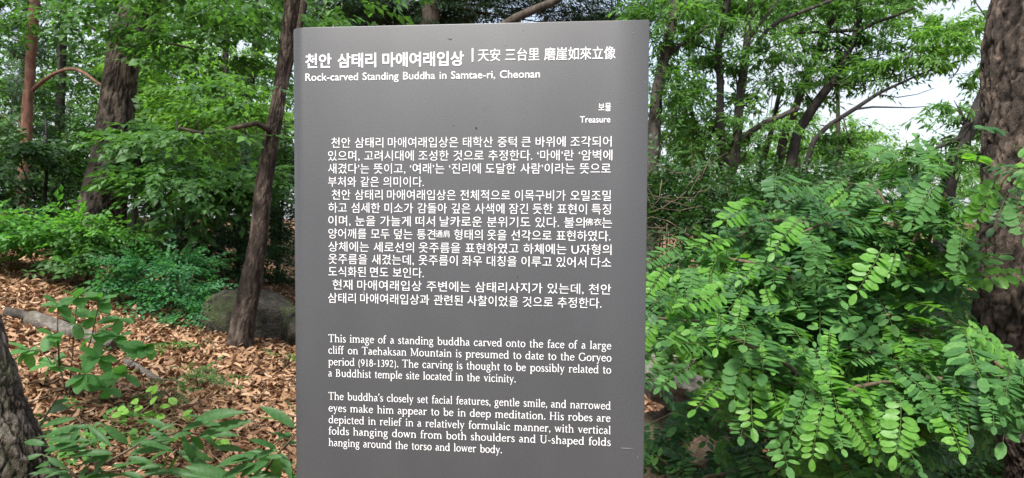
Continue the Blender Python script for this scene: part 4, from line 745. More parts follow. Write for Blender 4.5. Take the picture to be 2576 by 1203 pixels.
# book-face letters for the English text, drawn with a broad pen: x height .46, capitals .68
def book_letters():
    TH, TN = .080, .046
    def line(x0, y0, x1, y1, w=TH): return ([(x0, y0), (x1, y1)], [w, w])
    def bow(cx, cy, rx, ry, a0, a1, th=TH, tn=TN):
        n = max(5, int(abs(a1 - a0) / 24)); pts = []; w = []
        for i in range(n + 1):
            a = math.radians(a0 + (a1 - a0) * i / n)
            pts.append((cx + rx * math.cos(a), cy + ry * math.sin(a))); w.append(tn + (th - tn) * abs(math.cos(a)))
        return (pts, w)
    def stem(x, y0, y1, w=TH): return line(x, y0, x, y1, w)
    def foot(x, y=0.018, h=.095): return line(x - h, y, x + h, y, .036)
    def flag(x, y): return line(x - .085, y - .045, x + .02, y - .005, .05)
    def dot(x, y, r=.055): return line(x - r, y, x + r, y, 2 * r)
    G = {}
    G['i'] = (.27, [stem(.13, 0, .45), foot(.13), flag(.13, .45), dot(.125, .62, .048)])
    G['l'] = (.27, [stem(.13, 0, .70), foot(.13), flag(.13, .70)])
    arch = lambda x, r: [bow(x + r, .29, r, .15, 175, 0), stem(x + 2 * r, 0, .30), foot(x + 2 * r, h=.085)]
    G['n'] = (.58, [stem(.13, 0, .45), foot(.13), flag(.13, .45)] + arch(.13, .16))
    G['h'] = (.58, [stem(.13, 0, .70), foot(.13), flag(.13, .70)] + arch(.13, .16))
    G['m'] = (.87, [stem(.13, 0, .45), foot(.13), flag(.13, .45)] + arch(.13, .15) + arch(.43, .15))
    G['u'] = (.58, [stem(.13, .15, .44), flag(.13, .45), bow(.285, .16, .155, .145, 180, 345), stem(.44, 0, .44), flag(.44, .45), line(.44, .02, .53, .03, .04)])
    G['r'] = (.41, [stem(.13, 0, .45), foot(.13), flag(.13, .45), bow(.28, .29, .15, .14, 170, 75), dot(.345, .41, .04)])
    G['o'] = (.53, [bow(.265, .225, .195, .215, 0, 360)])
    G['e'] = (.48, [bow(.25, .225, .18, .215, 12, 325), line(.09, .262, .42, .262, .044)])
    G['c'] = (.46, [bow(.25, .225, .18, .215, 48, 322), dot(.365, .37, .04)])
    G['a'] = (.46, [stem(.33, .06, .33), bow(.21, .33, .12, .11, 0, 150), bow(.215, .125, .135, .118, 70, 290), line(.33, .07, .43, .025, .05), line(.24, .24, .33, .27, .044)])
    G['d'] = (.57, [bow(.25, .225, .18, .215, 0, 360), stem(.43, 0, .70), flag(.43, .70), line(.43, .018, .53, .018, .036)])
    G['b'] = (.55, [stem(.12, .02, .70), flag(.12, .70), bow(.30, .225, .18, .215, 0, 360)])
    G['p'] = (.57, [stem(.12, -.22, .45), foot(.12, -.205), flag(.12, .45), bow(.31, .225, .18, .215, 0, 360)])
    G['g'] = (.49, [bow(.22, .31, .135, .135, 0, 360, .07), line(.15, .19, .12, .09, .045), line(.12, .07, .36, .03, .065), bow(.23, -.09, .18, .12, 0, 360, .065), line(.32, .41, .44, .44, .05)])
    G['k'] = (.55, [stem(.12, 0, .70), foot(.12), flag(.12, .70), line(.14, .19, .39, .43, TN), foot(.40, .435, .07), line(.22, .27, .43, .02), foot(.46, .018, .075)])
    G['f'] = (.31, [stem(.14, 0, .56), foot(.14, h=.10), bow(.26, .56, .12, .13, 180, 70), dot(.30, .67, .038), line(.03, .435, .29, .435, .042)])
    G['s'] = (.39, [([(.31, .36), (.29, .41), (.20, .445), (.11, .42), (.08, .35), (.12, .28), (.24, .21), (.31, .14), (.30, .06), (.22, .01), (.13, .01), (.07, .05), (.06, .11)], [.04, .045, .05, .06, .07, .075, .08, .08, .07, .06, .05, .045, .04])])
    G['t'] = (.33, [stem(.14, .09, .57, .075), bow(.225, .10, .088, .09, 180, 305), line(.03, .435, .29, .435, .042)])
    G['v'] = (.49, [line(.08, .43, .25, .02), line(.25, .02, .40, .43, TN), foot(.08, .437, .075), foot(.40, .437, .065)])
    G['w'] = (.71, [line(.08, .43, .22, .02), line(.22, .02, .36, .42, TN), line(.36, .42, .49, .02), line(.49, .02, .62, .43, TN), foot(.08, .437, .07), foot(.36, .437, .06), foot(.62, .437, .06)])
    G['y'] = (.49, [line(.08, .43, .26, .03), line(.40, .43, .17, -.19, TN), foot(.08, .437, .075), foot(.40, .437, .065), dot(.13, -.19, .04)])
    G['T'] = (.66, [stem(.33, 0, .66), foot(.33, h=.12), line(.04, .655, .62, .655, .045), line(.055, .66, .05, .55, .04), line(.605, .66, .61, .55, .04)])
    G['M'] = (.90, [stem(.14, 0, .66, TN), line(.16, .66, .45, .06), line(.45, .06, .73, .66, TN), stem(.75, 0, .66), foot(.14), foot(.75, h=.11), foot(.12, .662, .09), foot(.77, .662, .09)])
    G['G'] = (.76, [bow(.38, .33, .31, .33, 48, 342), stem(.64, .05, .29), foot(.64, .29, .10), line(.60, .62, .60, .50, .04)])
    G['B'] = (.63, [stem(.15, 0, .66), line(.05, .655, .30, .655, .04), line(.05, .02, .30, .02, .04), line(.15, .345, .30, .345, .04), bow(.29, .50, .16, .155, -90, 90), bow(.30, .182, .20, .163, -90, 90)])
    G['H'] = (.77, [stem(.16, 0, .66), stem(.60, 0, .66), foot(.16, h=.11), foot(.60, h=.11), foot(.16, .655, .11), foot(.60, .655, .11), line(.16, .345, .60, .345, .042)])
    G['U'] = (.74, [stem(.16, .22, .66), bow(.37, .22, .21, .21, 180, 360), stem(.58, .22, .66, TN), foot(.16, .655, .11), foot(.58, .655, .09)])
    G['1'] = (.42, [stem(.21, 0, .60), foot(.21, h=.11), flag(.21, .60)])
    G['9'] = (.46, [bow(.22, .41, .15, .18, 0, 360), ([(.37, .40), (.36, .26), (.28, .11), (.12, .0)], [TH, TH, .065, .045])])
    G['8'] = (.46, [bow(.23, .455, .12, .14, 0, 360), bow(.23, .16, .155, .155, 0, 360)])
    G['3'] = (.44, [bow(.20, .45, .125, .14, 140, -90), bow(.19, .16, .16, .155, 90, -140)])
    G['2'] = (.46, [bow(.21, .43, .14, .16, 160, -25), line(.33, .37, .07, .04, TN), line(.05, .035, .39, .035, .07)])
    G['('] = (.30, [bow(.33, .22, .22, .46, 128, 232, .06, .05)])
    G[')'] = (.30, [bow(-.03, .22, .22, .46, 52, -52, .06, .05)])
    G['.'] = (.24, [dot(.11, .05, .052)])
    G[','] = (.24, [dot(.11, .05, .05), line(.14, .04, .08, -.11, .045)])
    G['’'] = (.20, [dot(.10, .64, .05), line(.13, .63, .07, .49, .045)])
    G['-'] = (.34, [line(.05, .225, .28, .225, .055)])
    return G
BOOK = book_letters()
def serif(word):
    """returns the mesh of one word; strokes are thin plates, each a hair above the one before"""
    g = Geo(); x = 0.0; k = 0
    for ch in word:
        adv, strokes = BOOK[ch]
        for pts, ws in strokes:
            P = np.array(pts, float); P[:, 0] += x
            D = np.gradient(P, axis=0) if len(P) > 2 else np.repeat(P[1:] - P[:1], 2, 0)
            D = D / (np.linalg.norm(D, axis=1, keepdims=True) + 1e-9)
            Nn = np.stack([-D[:, 1], D[:, 0]], 1) * np.array(ws)[:, None] / 2
            n = len(P); V = np.zeros((2 * n, 3)); V[:n, :2] = P + Nn; V[n:, :2] = P - Nn; V[:, 2] = (k % 9) * .0025
            T = [t for i in range(n - 1) for t in ((i, n + i, n + i + 1), (i, n + i + 1, i + 1))]
            g.add(V, np.array(T)); k += 1
        x += adv
    V, T, _ = g.arrays()
    return V, T

def text_line(name, body, u0, u1, v, size, offset=0.0, justify=True, conv=None, sx=None):
    """one line of print: words fitted between u0 and u1 with its baseline at v below the top edge"""
    words = body.split(' ')
    items = []
    for w in words:
        segs = w.split('|')            # 'x|yy|z' marks yy as small raised characters
        parts = []
        for i, s_ in enumerate(segs):
            if not s_: continue
            V, T = conv(s_) if conv else text_mesh(s_, offset)
            k = 0.68 if i % 2 else 1.0
            V = V * k
            if i % 2: V[:, 1] += 0.17
            parts.append((V, T))
        X = 0; g2 = Geo()
        for V, T in parts:
            V = V.copy(); mn = V[:, 0].min()
            V[:, 0] += X - mn; X = V[:, 0].max() + 0.04
            g2.add(V, T)
        V, T, _ = g2.arrays()
        items.append((V, T, V[:, 0].max()))
    nat = sum(i[2] for i in items); nsp = max(1, len(items) - 1)
    width = u1 - u0
    if sx is None:
        sx = width / (nat + nsp * (0.42 if conv else 0.42))
    gap = (width - nat * sx) / nsp if len(items) > 1 else 0
    g3 = Geo(); x = u0
    for V, T, w_ in items:
        V2 = np.zeros_like(V)
        V2[:, 0] = x + V[:, 0] * sx; V2[:, 2] = zt + v + V[:, 1] * size; V2[:, 1] = -0.0006 - V[:, 2] * size
        g3.add(V2, T); x += w_ * sx + gap
    return g3.build(name, M['white'], sroot)

text_line('title_lettering', '천안 삼태리 마애여래입상', .0292, .300, -.0660, .0255, .022)
g = Geo(); boxg(g, .3132, .3158, -.0007, -.0002, zt - .0625, zt - .0400); g.build('title_divider', M['white'], sroot)
text_line('chinese_lettering', '天安 三台里 磨崖如來立像', .3235, .5470, -.0600, .0222, .006)
text_line('subtitle_lettering', 'Rock-carved Standing Buddha in Samtae-ri, Cheonan', .0292, .4255, -.0893, .0178, .006)
text_line('treasure_lettering', '보물', .5205, .5455, -.1435, .0149, .006)
text_line('treasure_lettering', 'Treasure', .4910, .5455, -.1628, .0149, .006)
KOR = [('천안 삼태리 마애여래입상은 태학산 중턱 큰 바위에 조각되어', .0741, .5421, -.2015),
       ('있으며, 고려시대에 조성한 것으로 추정한다. ‘마애’란 ‘암벽에', .0682, .5436, -.2234),
       ('새겼다’는 뜻이고, ‘여래’는 ‘진리에 도달한 사람’이라는 뜻으로', .0681, .5412, -.2449),
       ('부처와 같은 의미이다.', .0681, .2330, -.2670),
       ('천안 삼태리 마애여래입상은 전체적으로 이목구비가 오밀조밀', .0744, .5419, -.2888),
       ('하고 섬세한 미소가 감돌아 깊은 사색에 잠긴 듯한 표현이 특징', .0683, .5421, -.3108),
       ('이며, 눈을 가늘게 떠서 날카로운 분위기도 있다. 불의|佛衣|는', .0682, .5445, -.3327),
       ('양어깨를 모두 덮는 통견|通肩| 형태의 옷을 선각으로 표현하였다.', .0681, .5419, -.3544),
       ('상체에는 세로선의 옷주름을 표현하였고 하체에는 U자형의', .0680, .5438, -.3765),
       ('옷주름을 새겼는데, 옷주름이 좌우 대칭을 이루고 있어서 다소', .0679, .5435, -.3975),
       ('도식화된 면도 보인다.', .0679, .2330, -.4190),
       ('현재 마애여래입상 주변에는 삼태리사지가 있는데, 천안', .0750, .5440, -.4412),
       ('삼태리 마애여래입상과 관련된 사찰이었을 것으로 추정한다.', .0670, .5286, -.4640)]
for b, u0, u1, v in KOR:
    text_line('korean_lettering', b, u0, u1, v + .0010, .0192, -.003)
ENG = [('This image of a standing buddha carved onto the face of a large', .0672, .5454, -.5314),
       ('cliff on Taehaksan Mountain is presumed to date to the Goryeo', .0671, .5457, -.5513),
       ('period (918-1392). The carving is thought to be possibly related to', .0670, .5454, -.5712),
       ('a Buddhist temple site located in the vicinity.', .0670, .3885, -.5908),
       ('The buddha’s closely set facial features, gentle smile, and narrowed', .0667, .5453, -.6306),
       ('eyes make him appear to be in deep meditation. His robes are', .0671, .5455, -.6510),
       ('depicted in relief in a relatively formulaic manner, with vertical', .0670, .5457, -.6712),
       ('folds hanging down from both shoulders and U-shaped folds', .0669, .5460, -.6907),
       ('hanging around the torso and lower body.', .0669, .3660, -.7108)]
for b, u0, u1, v in ENG:
    text_line('english_lettering', b, u0, u1, v, .0192, conv=serif)
def blot(name, u, v, w_, h_, mat, k):
    th = np.linspace(0, 2 * np.pi, 11)[:-1]
    r = 0.6 + 0.7 * hsh(np.arange(10), k, 3)
    V = np.stack([u + w_ / 2 * r * np.cos(th), th * 0 - .0008, zt + v + h_ / 2 * r * np.sin(th)], 1)
    V = np.concatenate([V, [[u, -.0008, zt + v]]])
    T = [(10, i, (i + 1) % 10) for i in range(10)]
    link(name, mesh_from(name, V, np.array(T), mat), sroot)
for k, (u, v, w_, h_) in enumerate([(.321, -.170, .003, .0045), (.3325, -.137, .001, .0012), (.283, -.166, .001, .002), (.336, -.161, .001, .001), (.391, -.415, .0015, .003)]):
    blot('dark_speck', u, v, w_, h_, M['stain_dark'], k)
for k, (u, v, w_, h_) in enumerate([(.276, -.0225, .007, .004), (.369, -.036, .0015, .002), (.398, -.0115, .001, .005), (.5745, -.021, .0018, .002), (.536, -.0485, .0012, .004),
                                    (.572, -.6935, .022, .0016), (.1335, -.765, .0018, .0018), (.4815, -.0845, .0015, .0018), (.130, -.447, .0025, .008), (.59, -.708, .001, .003), (.004, -.1515, .002, .0025), (.5945, -.100, .0015, .0015)]):
    blot('pale_mark', u, v, w_, h_, M['stain_pale'], k + 20)
#PART2
# ------------------------------------------------------------------ leaf sprays
def spray_flat(tpl, n, L, leaf, seed, droop=.15, side=1.0):
    """flat layered twig: leaves alternate on both sides of a twig of length L"""
    r = np.random.default_rng(seed); g = Geo()
    t = np.linspace(.12, 1, n); P = []; X = []; Z = []; S = []
    for i, a in enumerate(t):
        s = 1 if i % 2 else -1
        ang = math.radians(r.uniform(35, 70)) * s if i < n - 1 else r.uniform(-.3, .3)
        y = r.normal(0, .03) * L
        P.append((a * L, y, -droop * L * a * a + r.normal(0, .02 * L)))
        X.append((math.cos(ang), math.sin(ang), r.normal(-.12, .2)))
        Z.append((r.normal(0, .25), r.normal(0, .3), 1)); S.append(leaf * r.uniform(.7, 1.15))
        if i < n - 1 and r.random() < .6:
            a2 = ang * r.uniform(.3, 1.5); q = r.uniform(.3, 1.2) * leaf
            P.append((a * L + q * math.cos(a2), y + q * math.sin(a2), P[-1][2] + r.normal(-.02, .02 * L)))
            X.append((math.cos(a2 + r.normal(0, .5)), math.sin(a2 + r.normal(0, .5)), r.normal(-.15, .2)))
            Z.append((r.normal(0, .3), r.normal(0, .3), 1)); S.append(leaf * r.uniform(.6, 1.05))
    g.place(tpl, frames(np.array(X), np.array(Z)), np.array(P), np.array(S))
    V, T, _ = g.arrays(); return V, T

def spray_rosette(tpl, n, leaf, seed):
    """whorl of narrow leaves round a twig tip"""
    r = np.random.default_rng(seed); g = Geo(); P = []; X = []; Z = []; S = []
    for i in range(n):
        a = i * 2.4 + r.normal(0, .2); el = r.uniform(-.5, .55)
        P.append((-.25 * leaf * i / n, 0, 0))
        X.append((math.cos(el) * math.sin(a * .5 + .7) * .9 + .35, math.cos(a), math.sin(a) * .55 - .25))
        Z.append((r.normal(0, .2), r.normal(0, .2), 1)); S.append(leaf * r.uniform(.7, 1.1))
    g.place(tpl, frames(np.array(X), np.array(Z)), np.array(P), np.array(S))
    V, T, _ = g.arrays(); return V, T

SPR = {
    'ovate': [spray_flat(L_OVATE, 9, .36, .095, s) for s in range(4)],
    'oval_small': [spray_flat(L_OVATE, 11, .30, .055, s + 10) for s in range(4)],
    'lance': [spray_rosette(L_LANCE, 8, .15, s) for s in range(4)] + [spray_flat(L_LANCE, 9, .34, .14, s + 20) for s in range(2)],
    'lance_flat': [spray_flat(L_LANCE, 10, .40, .14, s + 30, .25) for s in range(4)],
    'needle': [spray_flat(leaf_tpl([.5], [.06], .1, .1), 34, .42, .13, s + 40, .1) for s in range(3)],
    'big': [spray_flat(L_OVATE, 8, .45, .15, s + 50) for s in range(4)],
}

def foliage(g, kind, centre, rad, n, seed, scale=1.0, layered=0.6, cen=None):
    """fill an ellipsoid with sprays"""
    r = np.random.default_rng(seed)
    d = unit(r.normal(0, 1, (n, 3))); q = r.random(n) ** (1 / 2.2)
    # uneven: sprays gather round a few clump centres
    nc = max(3, n // 14); cc = unit(r.normal(0, 1, (nc, 3))) * (r.random(nc) ** .45)[:, None]
    P = d * q[:, None]; w = r.integers(0, nc, n)
    P = np.where((r.random(n) < .75)[:, None], cc[w] * .86 + r.normal(0, .16, (n, 3)) * np.array([1, 1, .55]), P)
    P = P * np.asarray(rad) + np.asarray(centre)
    out = unit(P - np.asarray(centre if cen is None else cen))
    X = out * np.array([1, 1, .35]) + r.normal(0, .5, (n, 3)) * np.array([1, 1, .3]) + np.array([0, 0, -.08])
    Z = np.stack([r.normal(0, .5 * (1 - layered) + .12, n), r.normal(0, .5 * (1 - layered) + .12, n), np.ones(n)], 1)
    R = frames(X, Z); S = scale * r.uniform(.75, 1.2, n)
    v = r.integers(0, len(SPR[kind]), n)
    for k, tpl in enumerate(SPR[kind]):
        i = v == k
        g.place(tpl, R[i], P[i], S[i])

def px_path(pts):
    return np.array([at(*p) for p in pts])

def tree(name, label, cat, trunk, radii, bark, blobs=(), kind='ovate', fmat='fol_mid', group=None, limbs=(), seg=14, barkmode=1,
         seed=0, density=1.0, scale=1.0, layered=.6, autob=True, flare=.5, foot=True, barkmat2=None, clusters=True):
    """trunk [(px,py,d)] from the foot upward, radii in metres, limbs [(path, r0, r1)], blobs [(px,py,d,rx,ry,rz,n)]"""
    P = px_path(trunk); r = list(radii)
    if len(r) == 2: r = list(np.linspace(r[0], r[1], len(P)))
    if foot:
        b = P[0] + (P[0] - P[1]) / max(1e-6, abs(P[0][2] - P[1][2])) * max(0.02, P[0][2] - float(gz(P[0][0], P[0][1])))
        b[:2] = P[0][:2] * .5 + b[:2] * .5
        b[2] = float(gz(b[0], b[1])) - .12
        if P[0][2] - b[2] > 0.06: P = np.concatenate([[b], P]); r = [r[0] * 1.08] + r
    o = thing(name, label, cat, P[0], group)
    base_pt = P[0].copy()
    tube_obj('trunk', P, r, M[bark], o, base_pt, seg, barkmode, seed, flare)
    for lp, r0, r1 in limbs:
        L = px_path(lp)
        tube_obj('branch', L, np.linspace(r0, r1, len(L)), M[barkmat2 or bark], o, base_pt, 8, 0 if r0 < .06 else 1, seed + 3)
    rr = np.random.default_rng(seed + 99)
    gb = Geo(); g = Geo(); has = False
    for k, b in enumerate(blobs):
        c = at(b[0], b[1], b[2]); rad = (b[3], b[4], b[5]); n = int(b[6] * density)
        foliage(g, kind, c, rad, n, seed * 31 + k, scale, layered); has = True
        if autob:
            dist = np.linalg.norm(P - (c - np.array([0, 0, .3 * b[5] + .3])), axis=1)
            for q in range(2):
                i = min(len(P) - 1, int(np.argmin(dist)))
                s0 = P[i] * (1 - .15 * q) + P[max(0, i - 1)] * .15 * q
                e = c + rr.normal(0, .5, 3) * np.array(rad)
                mid = (s0 + e) / 2 + rr.normal(0, .12, 3) * np.linalg.norm(e - s0) * .5
                V, T, _ = tube([s0, mid, e], [min(.016, r[i] * .3), .010, .003], 5, 0, k)
                gb.add(V, T)
    if has:
        g.build('crown', M[fmat], o, base_pt)
        if gb.n: gb.build('twigs', M[barkmat2 or bark], o, base_pt, True)['kind'] = 'stuff'
    return o

# ------------------------------------------------------------------ leaf litter
def litter():
    g = Geo(); r = np.random.default_rng(5)
    curl = [leaf_tpl([.2, .5, .8], [.14, .19, .12], f, d) for f, d in ((.9, .35), (-.5, -.3), (.4, .5))]
    flat = [leaf_tpl([.3, .72], [.18, .16], f, d) for f, d in ((.9, .35), (-.5, -.3), (.4, .5))]
    bands = [(2.2, 5.0, 26000, 1.0), (5.0, 8.0, 27000, 1.05), (8.0, 13.0, 12000, 1.3)]
    for y0, y1, n, sc in bands:
        y = r.uniform(y0, y1, n)
        x = r.uniform(-.82, .12, n) * y
        # right half needs few
        z = gz(x, y) + .03 * fbm(x * 4, y * 4, 5, 3) + r.uniform(0.0, .035, n)
        P = np.stack([x, y, z], 1)
        a = r.uniform(0, 2 * np.pi, n)
        X = np.stack([np.cos(a), np.sin(a), r.normal(0, .22, n)], 1)
        Z = np.stack([r.normal(0, .38, n), r.normal(0, .38, n), np.ones(n)], 1)
        R = frames(X, Z); S = r.uniform(.035, .10, n) * sc; v = r.integers(0, 3, n)
        for k in range(3): g.place((curl if y0 < 4 else flat)[k], R[v == k], P[v == k], S[v == k])
    n = 6500
    y = r.uniform(2.5, 9, n); x = r.uniform(.1, .8, n) * y
    P = np.stack([x, y, gz(x, y) + r.uniform(0.0, .03, n)], 1); a = r.uniform(0, 6.28, n)
    R = frames(np.stack([np.cos(a), np.sin(a), r.normal(0, .2, n)], 1), np.stack([r.normal(0, .35, n), r.normal(0, .35, n), np.ones(n)], 1))
    g.place(flat[0], R, P, r.uniform(.05, .11, n))
    tag(g.build('fallen_leaves', M['litter']), 'brown dead leaves carpeting the sloping forest floor', kind='stuff')
litter()
def fallen_twigs():
    g = Geo(); r = np.random.default_rng(15)
    for k in range(230):
        y = r.uniform(2.6, 8.5); x = r.uniform(-.75, .05) * y; a = r.uniform(0, 6.28); L = r.uniform(.06, .32)
        p = np.array([x, y, float(gz(x, y)) + .045]); d = np.array([math.cos(a), math.sin(a), r.normal(0, .08)]) * L
        V, T, _ = tube([p, p + d * .5 + r.normal(0, .015, 3), p + d], [.004, .003, .0015], 4, 0, k); g.add(V, T)
    tag(g.build('fallen_twigs', M['twig'], None, None, True), 'thin dead twigs scattered over the leaf litter', kind='stuff')
fallen_twigs()

# ------------------------------------------------------------------ rocks, logs, earth
def rock(name, label, c, rad, mat, seed, cat='rock', rough=.5, group=None, nu=70, nv=44, fl=6):
    u, v = np.meshgrid(np.linspace(0, 2 * np.pi, nu, endpoint=False), np.linspace(-np.pi / 2, np.pi / 2, nv))
    D = np.stack([np.cos(v) * np.cos(u), np.cos(v) * np.sin(u), np.sin(v)], -1)
    # facets: cut by random planes
    r = np.random.default_rng(seed)
    R = np.ones(u.shape)
    for _ in range(14):
        nrm = unit(r.normal(0, 1, 3)); h = r.uniform(.72, .95)
        dt = D @ nrm
        R = np.where(dt > .05, np.minimum(R, h / np.maximum(dt, .05)), R)
    R = R * (1 + rough * .30 * fbm(D[..., 0] * 3 + 5, D[..., 2] * 3 + D[..., 1] * 2, seed, 5)) + rough * .06 * fbm(D[..., 0] * 14, D[..., 2] * 14 + D[..., 1] * 9, seed + 2, 3)
    V = D * R[..., None] * np.asarray(rad)
    V = V.reshape(-1, 3)
    i, j = np.meshgrid(np.arange(nv - 1), np.arange(nu), indexing='ij'); j2 = (j + 1) % nu
    a = i * nu + j; b = i * nu + j2; c2 = (i + 1) * nu + j2; d = (i + 1) * nu + j
    T = np.concatenate([np.stack([a, b, c2], -1).reshape(-1, 3), np.stack([a, c2, d], -1).reshape(-1, 3)])
    me = mesh_from(name, V, T, mat, True); me.set_sharp_from_angle(angle=math.radians(38))
    o = link(name, me, None, c)
    return tag(o, label, cat, group)

def sit(px, d, up, sink=.0):
    p = base_at(px, d); p[2] = float(gz(p[0], p[1])) + up
    return p
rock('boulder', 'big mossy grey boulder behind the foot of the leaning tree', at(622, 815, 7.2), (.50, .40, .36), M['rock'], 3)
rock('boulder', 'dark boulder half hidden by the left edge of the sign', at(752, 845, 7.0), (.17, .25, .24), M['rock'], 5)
rock('boulder', 'pale dark-speckled rock under the locust leaves right of the sign', at(1708, 950, 4.3), (.27, .3, .20), M['rock_light'], 8)
e = rock('earth_bank', 'bare brown earth bank below the pale rock', at(1725, 1190, 4.4), (.52, .6, .36), M['earth'], 12, cat='earth bank', rough=1.6, nu=110, nv=70)
def log(name, label, pts, r0, r1, mat, seed):
    P = px_path(pts)
    for p in P: p[2] = float(gz(p[0], p[1])) + r0 * .55 + .02
    o = tube_obj(name, P, np.linspace(r0, r1, len(P)), M[mat], None, P[0], 16, 1, seed)
    o.location = tuple(P[0])
    return tag(o, label, 'log')
def log_px(px, py):
    """ground point seen at a picture position"""
    lo, hi = 1.0, 40.0
    for _ in range(40):
        mid = (lo + hi) / 2; p = at(px, py, mid)
        if p[2] > gz(p[0], p[1]): lo = mid
        else: hi = mid
    return lo
def log2(name, label, a, r0, r1, mat, seed):
    return log(name, label, [(x, y, log_px(x, y)) for x, y in a], r0, r1, mat, seed)
log2('fallen_log', 'whitish peeled log lying in the leaves on the left slope', [(78, 820), (150, 842), (215, 862), (285, 884)], .068, .042, 'log', 1)
log2('fallen_log', 'dark rotten end of wood above the whitish log', [(15, 800), (60, 808), (108, 822)], .045, .03, 'bark_grey', 2)
log2('fallen_log', 'short pale stick beyond the round-leaved sapling', [(318, 925), (355, 944), (402, 972)], .03, .018, 'log', 3)

# ------------------------------------------------------------------ left: named trees
tree('oak_tree', 'big rough-barked oak, the thickest trunk left of the sign', 'tree',
     [(252, 560, 9.4), (272, 450, 9.4), (286, 350, 9.4), (301, 200, 9.4), (320, 90, 9.4), (332, 0, 9.4), (350, -250, 9.4), (360, -600, 9.4)], [.265, .235, .205, .187, .182, .17, .16, .10],
     'bark_oak', kind='ovate', fmat='fol_mid', seg=150, barkmode=3, seed=11, flare=.12, autob=False,
     blobs=[(560, 120, 8.4, .9, .7, .28, 80), (600, 20, 8.6, 1.2, .8, .35, 100), (390, 40, 8.3, .8, .6, .3, 45), (200, 20, 8.2, 1.0, .7, .4, 60), (330, -200, 9, 2.2, 1.6, .6, 160), (60, 30, 8.5, .8, .8, .45, 50), (640, -150, 9, 1.8, 1.5, .5, 120)],
     limbs=[([(322, 92, 9.2), (372, 106, 9.0), (440, 112, 8.8), (490, 125, 8.6)], .028, .01), ([(318, 88, 9.2), (268, 92, 9.0), (225, 68, 8.9), (195, 45, 8.8)], .024, .01),
            ([(345, 130, 9.5), (378, 60, 9.6), (398, 0, 9.7), (415, -120, 9.7)], .10, .07)])
tree('pine_tree', 'slender red-barked pine at the far left edge', 'tree',
     [(52, 620, 13), (58, 480, 13), (66, 340, 13), (70, 250, 13), (80, 130, 13), (86, 40, 13), (92, -200, 13)], [.10, .095, .088, .082, .08, .08, .06], 'bark_red',
     kind='needle', fmat='fol_pine', seed=21, seg=24, density=1.6, scale=1.1, blobs=[(40, -60, 12.8, 1.4, 1.2, .6, 60), (20, 60, 13.4, .5, .8, .9, 40), (25, 300, 14, .6, .8, 1.6, 90)],
     limbs=[([(84, 226, 12.9), (112, 200, 12.4), (140, 182, 12.0), (180, 171, 11.6), (205, 176, 11.3), (225, 196, 11), (256, 216, 10.8)], .034, .018)])
tree('leaning_tree', 'leaning brown-barked tree just left of the sign', 'tree',
     [(602, 884, 6.5), (614, 800, 6.5), (634, 700, 6.5), (650, 600, 6.5), (666, 450, 6.5), (688, 325, 6.5), (703, 250, 6.5), (714, 150, 6.5), (735, 0, 6.5), (765, -250, 6.5)],
     [.090, .086, .083, .072, .068, .061, .055, .055, .063, .053], 'bark_lean', kind='ovate', fmat='fol_mid', seg=80, barkmode=3, seed=31, flare=.4, autob=False,
     blobs=[(470, 340, 6.3, .5, .6, .10, 26), (640, 230, 6.4, .5, .5, .25, 26), (720, -80, 6.7, 1.6, 1.2, .4, 90), (560, 345, 6.2, .4, .4, .10, 14)],
     limbs=[([(680, 330, 6.45), (655, 308, 6.35), (610, 316, 6.25), (560, 330, 6.2), (500, 334, 6.1), (452, 322, 6.05)], .026, .010),
            ([(690, 320, 6.6), (706, 260, 6.7), (728, 160, 6.8), (758, 40, 6.9), (790, -120, 6.9)], .045, .035)])
tree('dark_trunk_tree', 'thin dark trunk standing behind between oak and leaning tree', 'tree',
     [(612, 420, 14), (617, 300, 14), (632, 200, 14), (646, 110, 14), (655, -50, 14), (660, -250, 14)], [.08, .075, .072, .07, .065, .05], 'bark_dark', kind='lance', fmat='fol_mid', seed=41,
     blobs=[(560, 180, 14, 1.6, 1, .6, 50), (660, 250, 14, 1.2, .8, .5, 40), (700, 60, 14, 1.3, .8, .6, 50), (640, -100, 14, 2.2, 1.5, .9, 80)])
tree('pine_tree', 'pine whose brown trunk rises behind the top edge of the sign', 'tree',
     [(1072, 600, 12), (1078, 300, 12), (1082, 60, 12), (1086, 0, 12), (1090, -250, 12)], [.16, .15, .145, .14, .11], 'bark_oak', kind='needle', fmat='fol_pine', seed=51, seg=24, density=1.9, scale=1.35,
     blobs=[(1000, 10, 12.5, 1.7, 1, .35, 120), (1330, 20, 13, 1.8, 1, .4, 120), (880, 15, 13, 1.0, .8, .35, 60), (1180, -150, 12.5, 3, 2, .6, 160), (1540, 20, 13, 1.1, .8, .4, 50)],
     limbs=[([(1255, 75, 11), (1290, 48, 11), (1340, 25, 11), (1400, 2, 11), (1460, -40, 11)], .07, .05)])

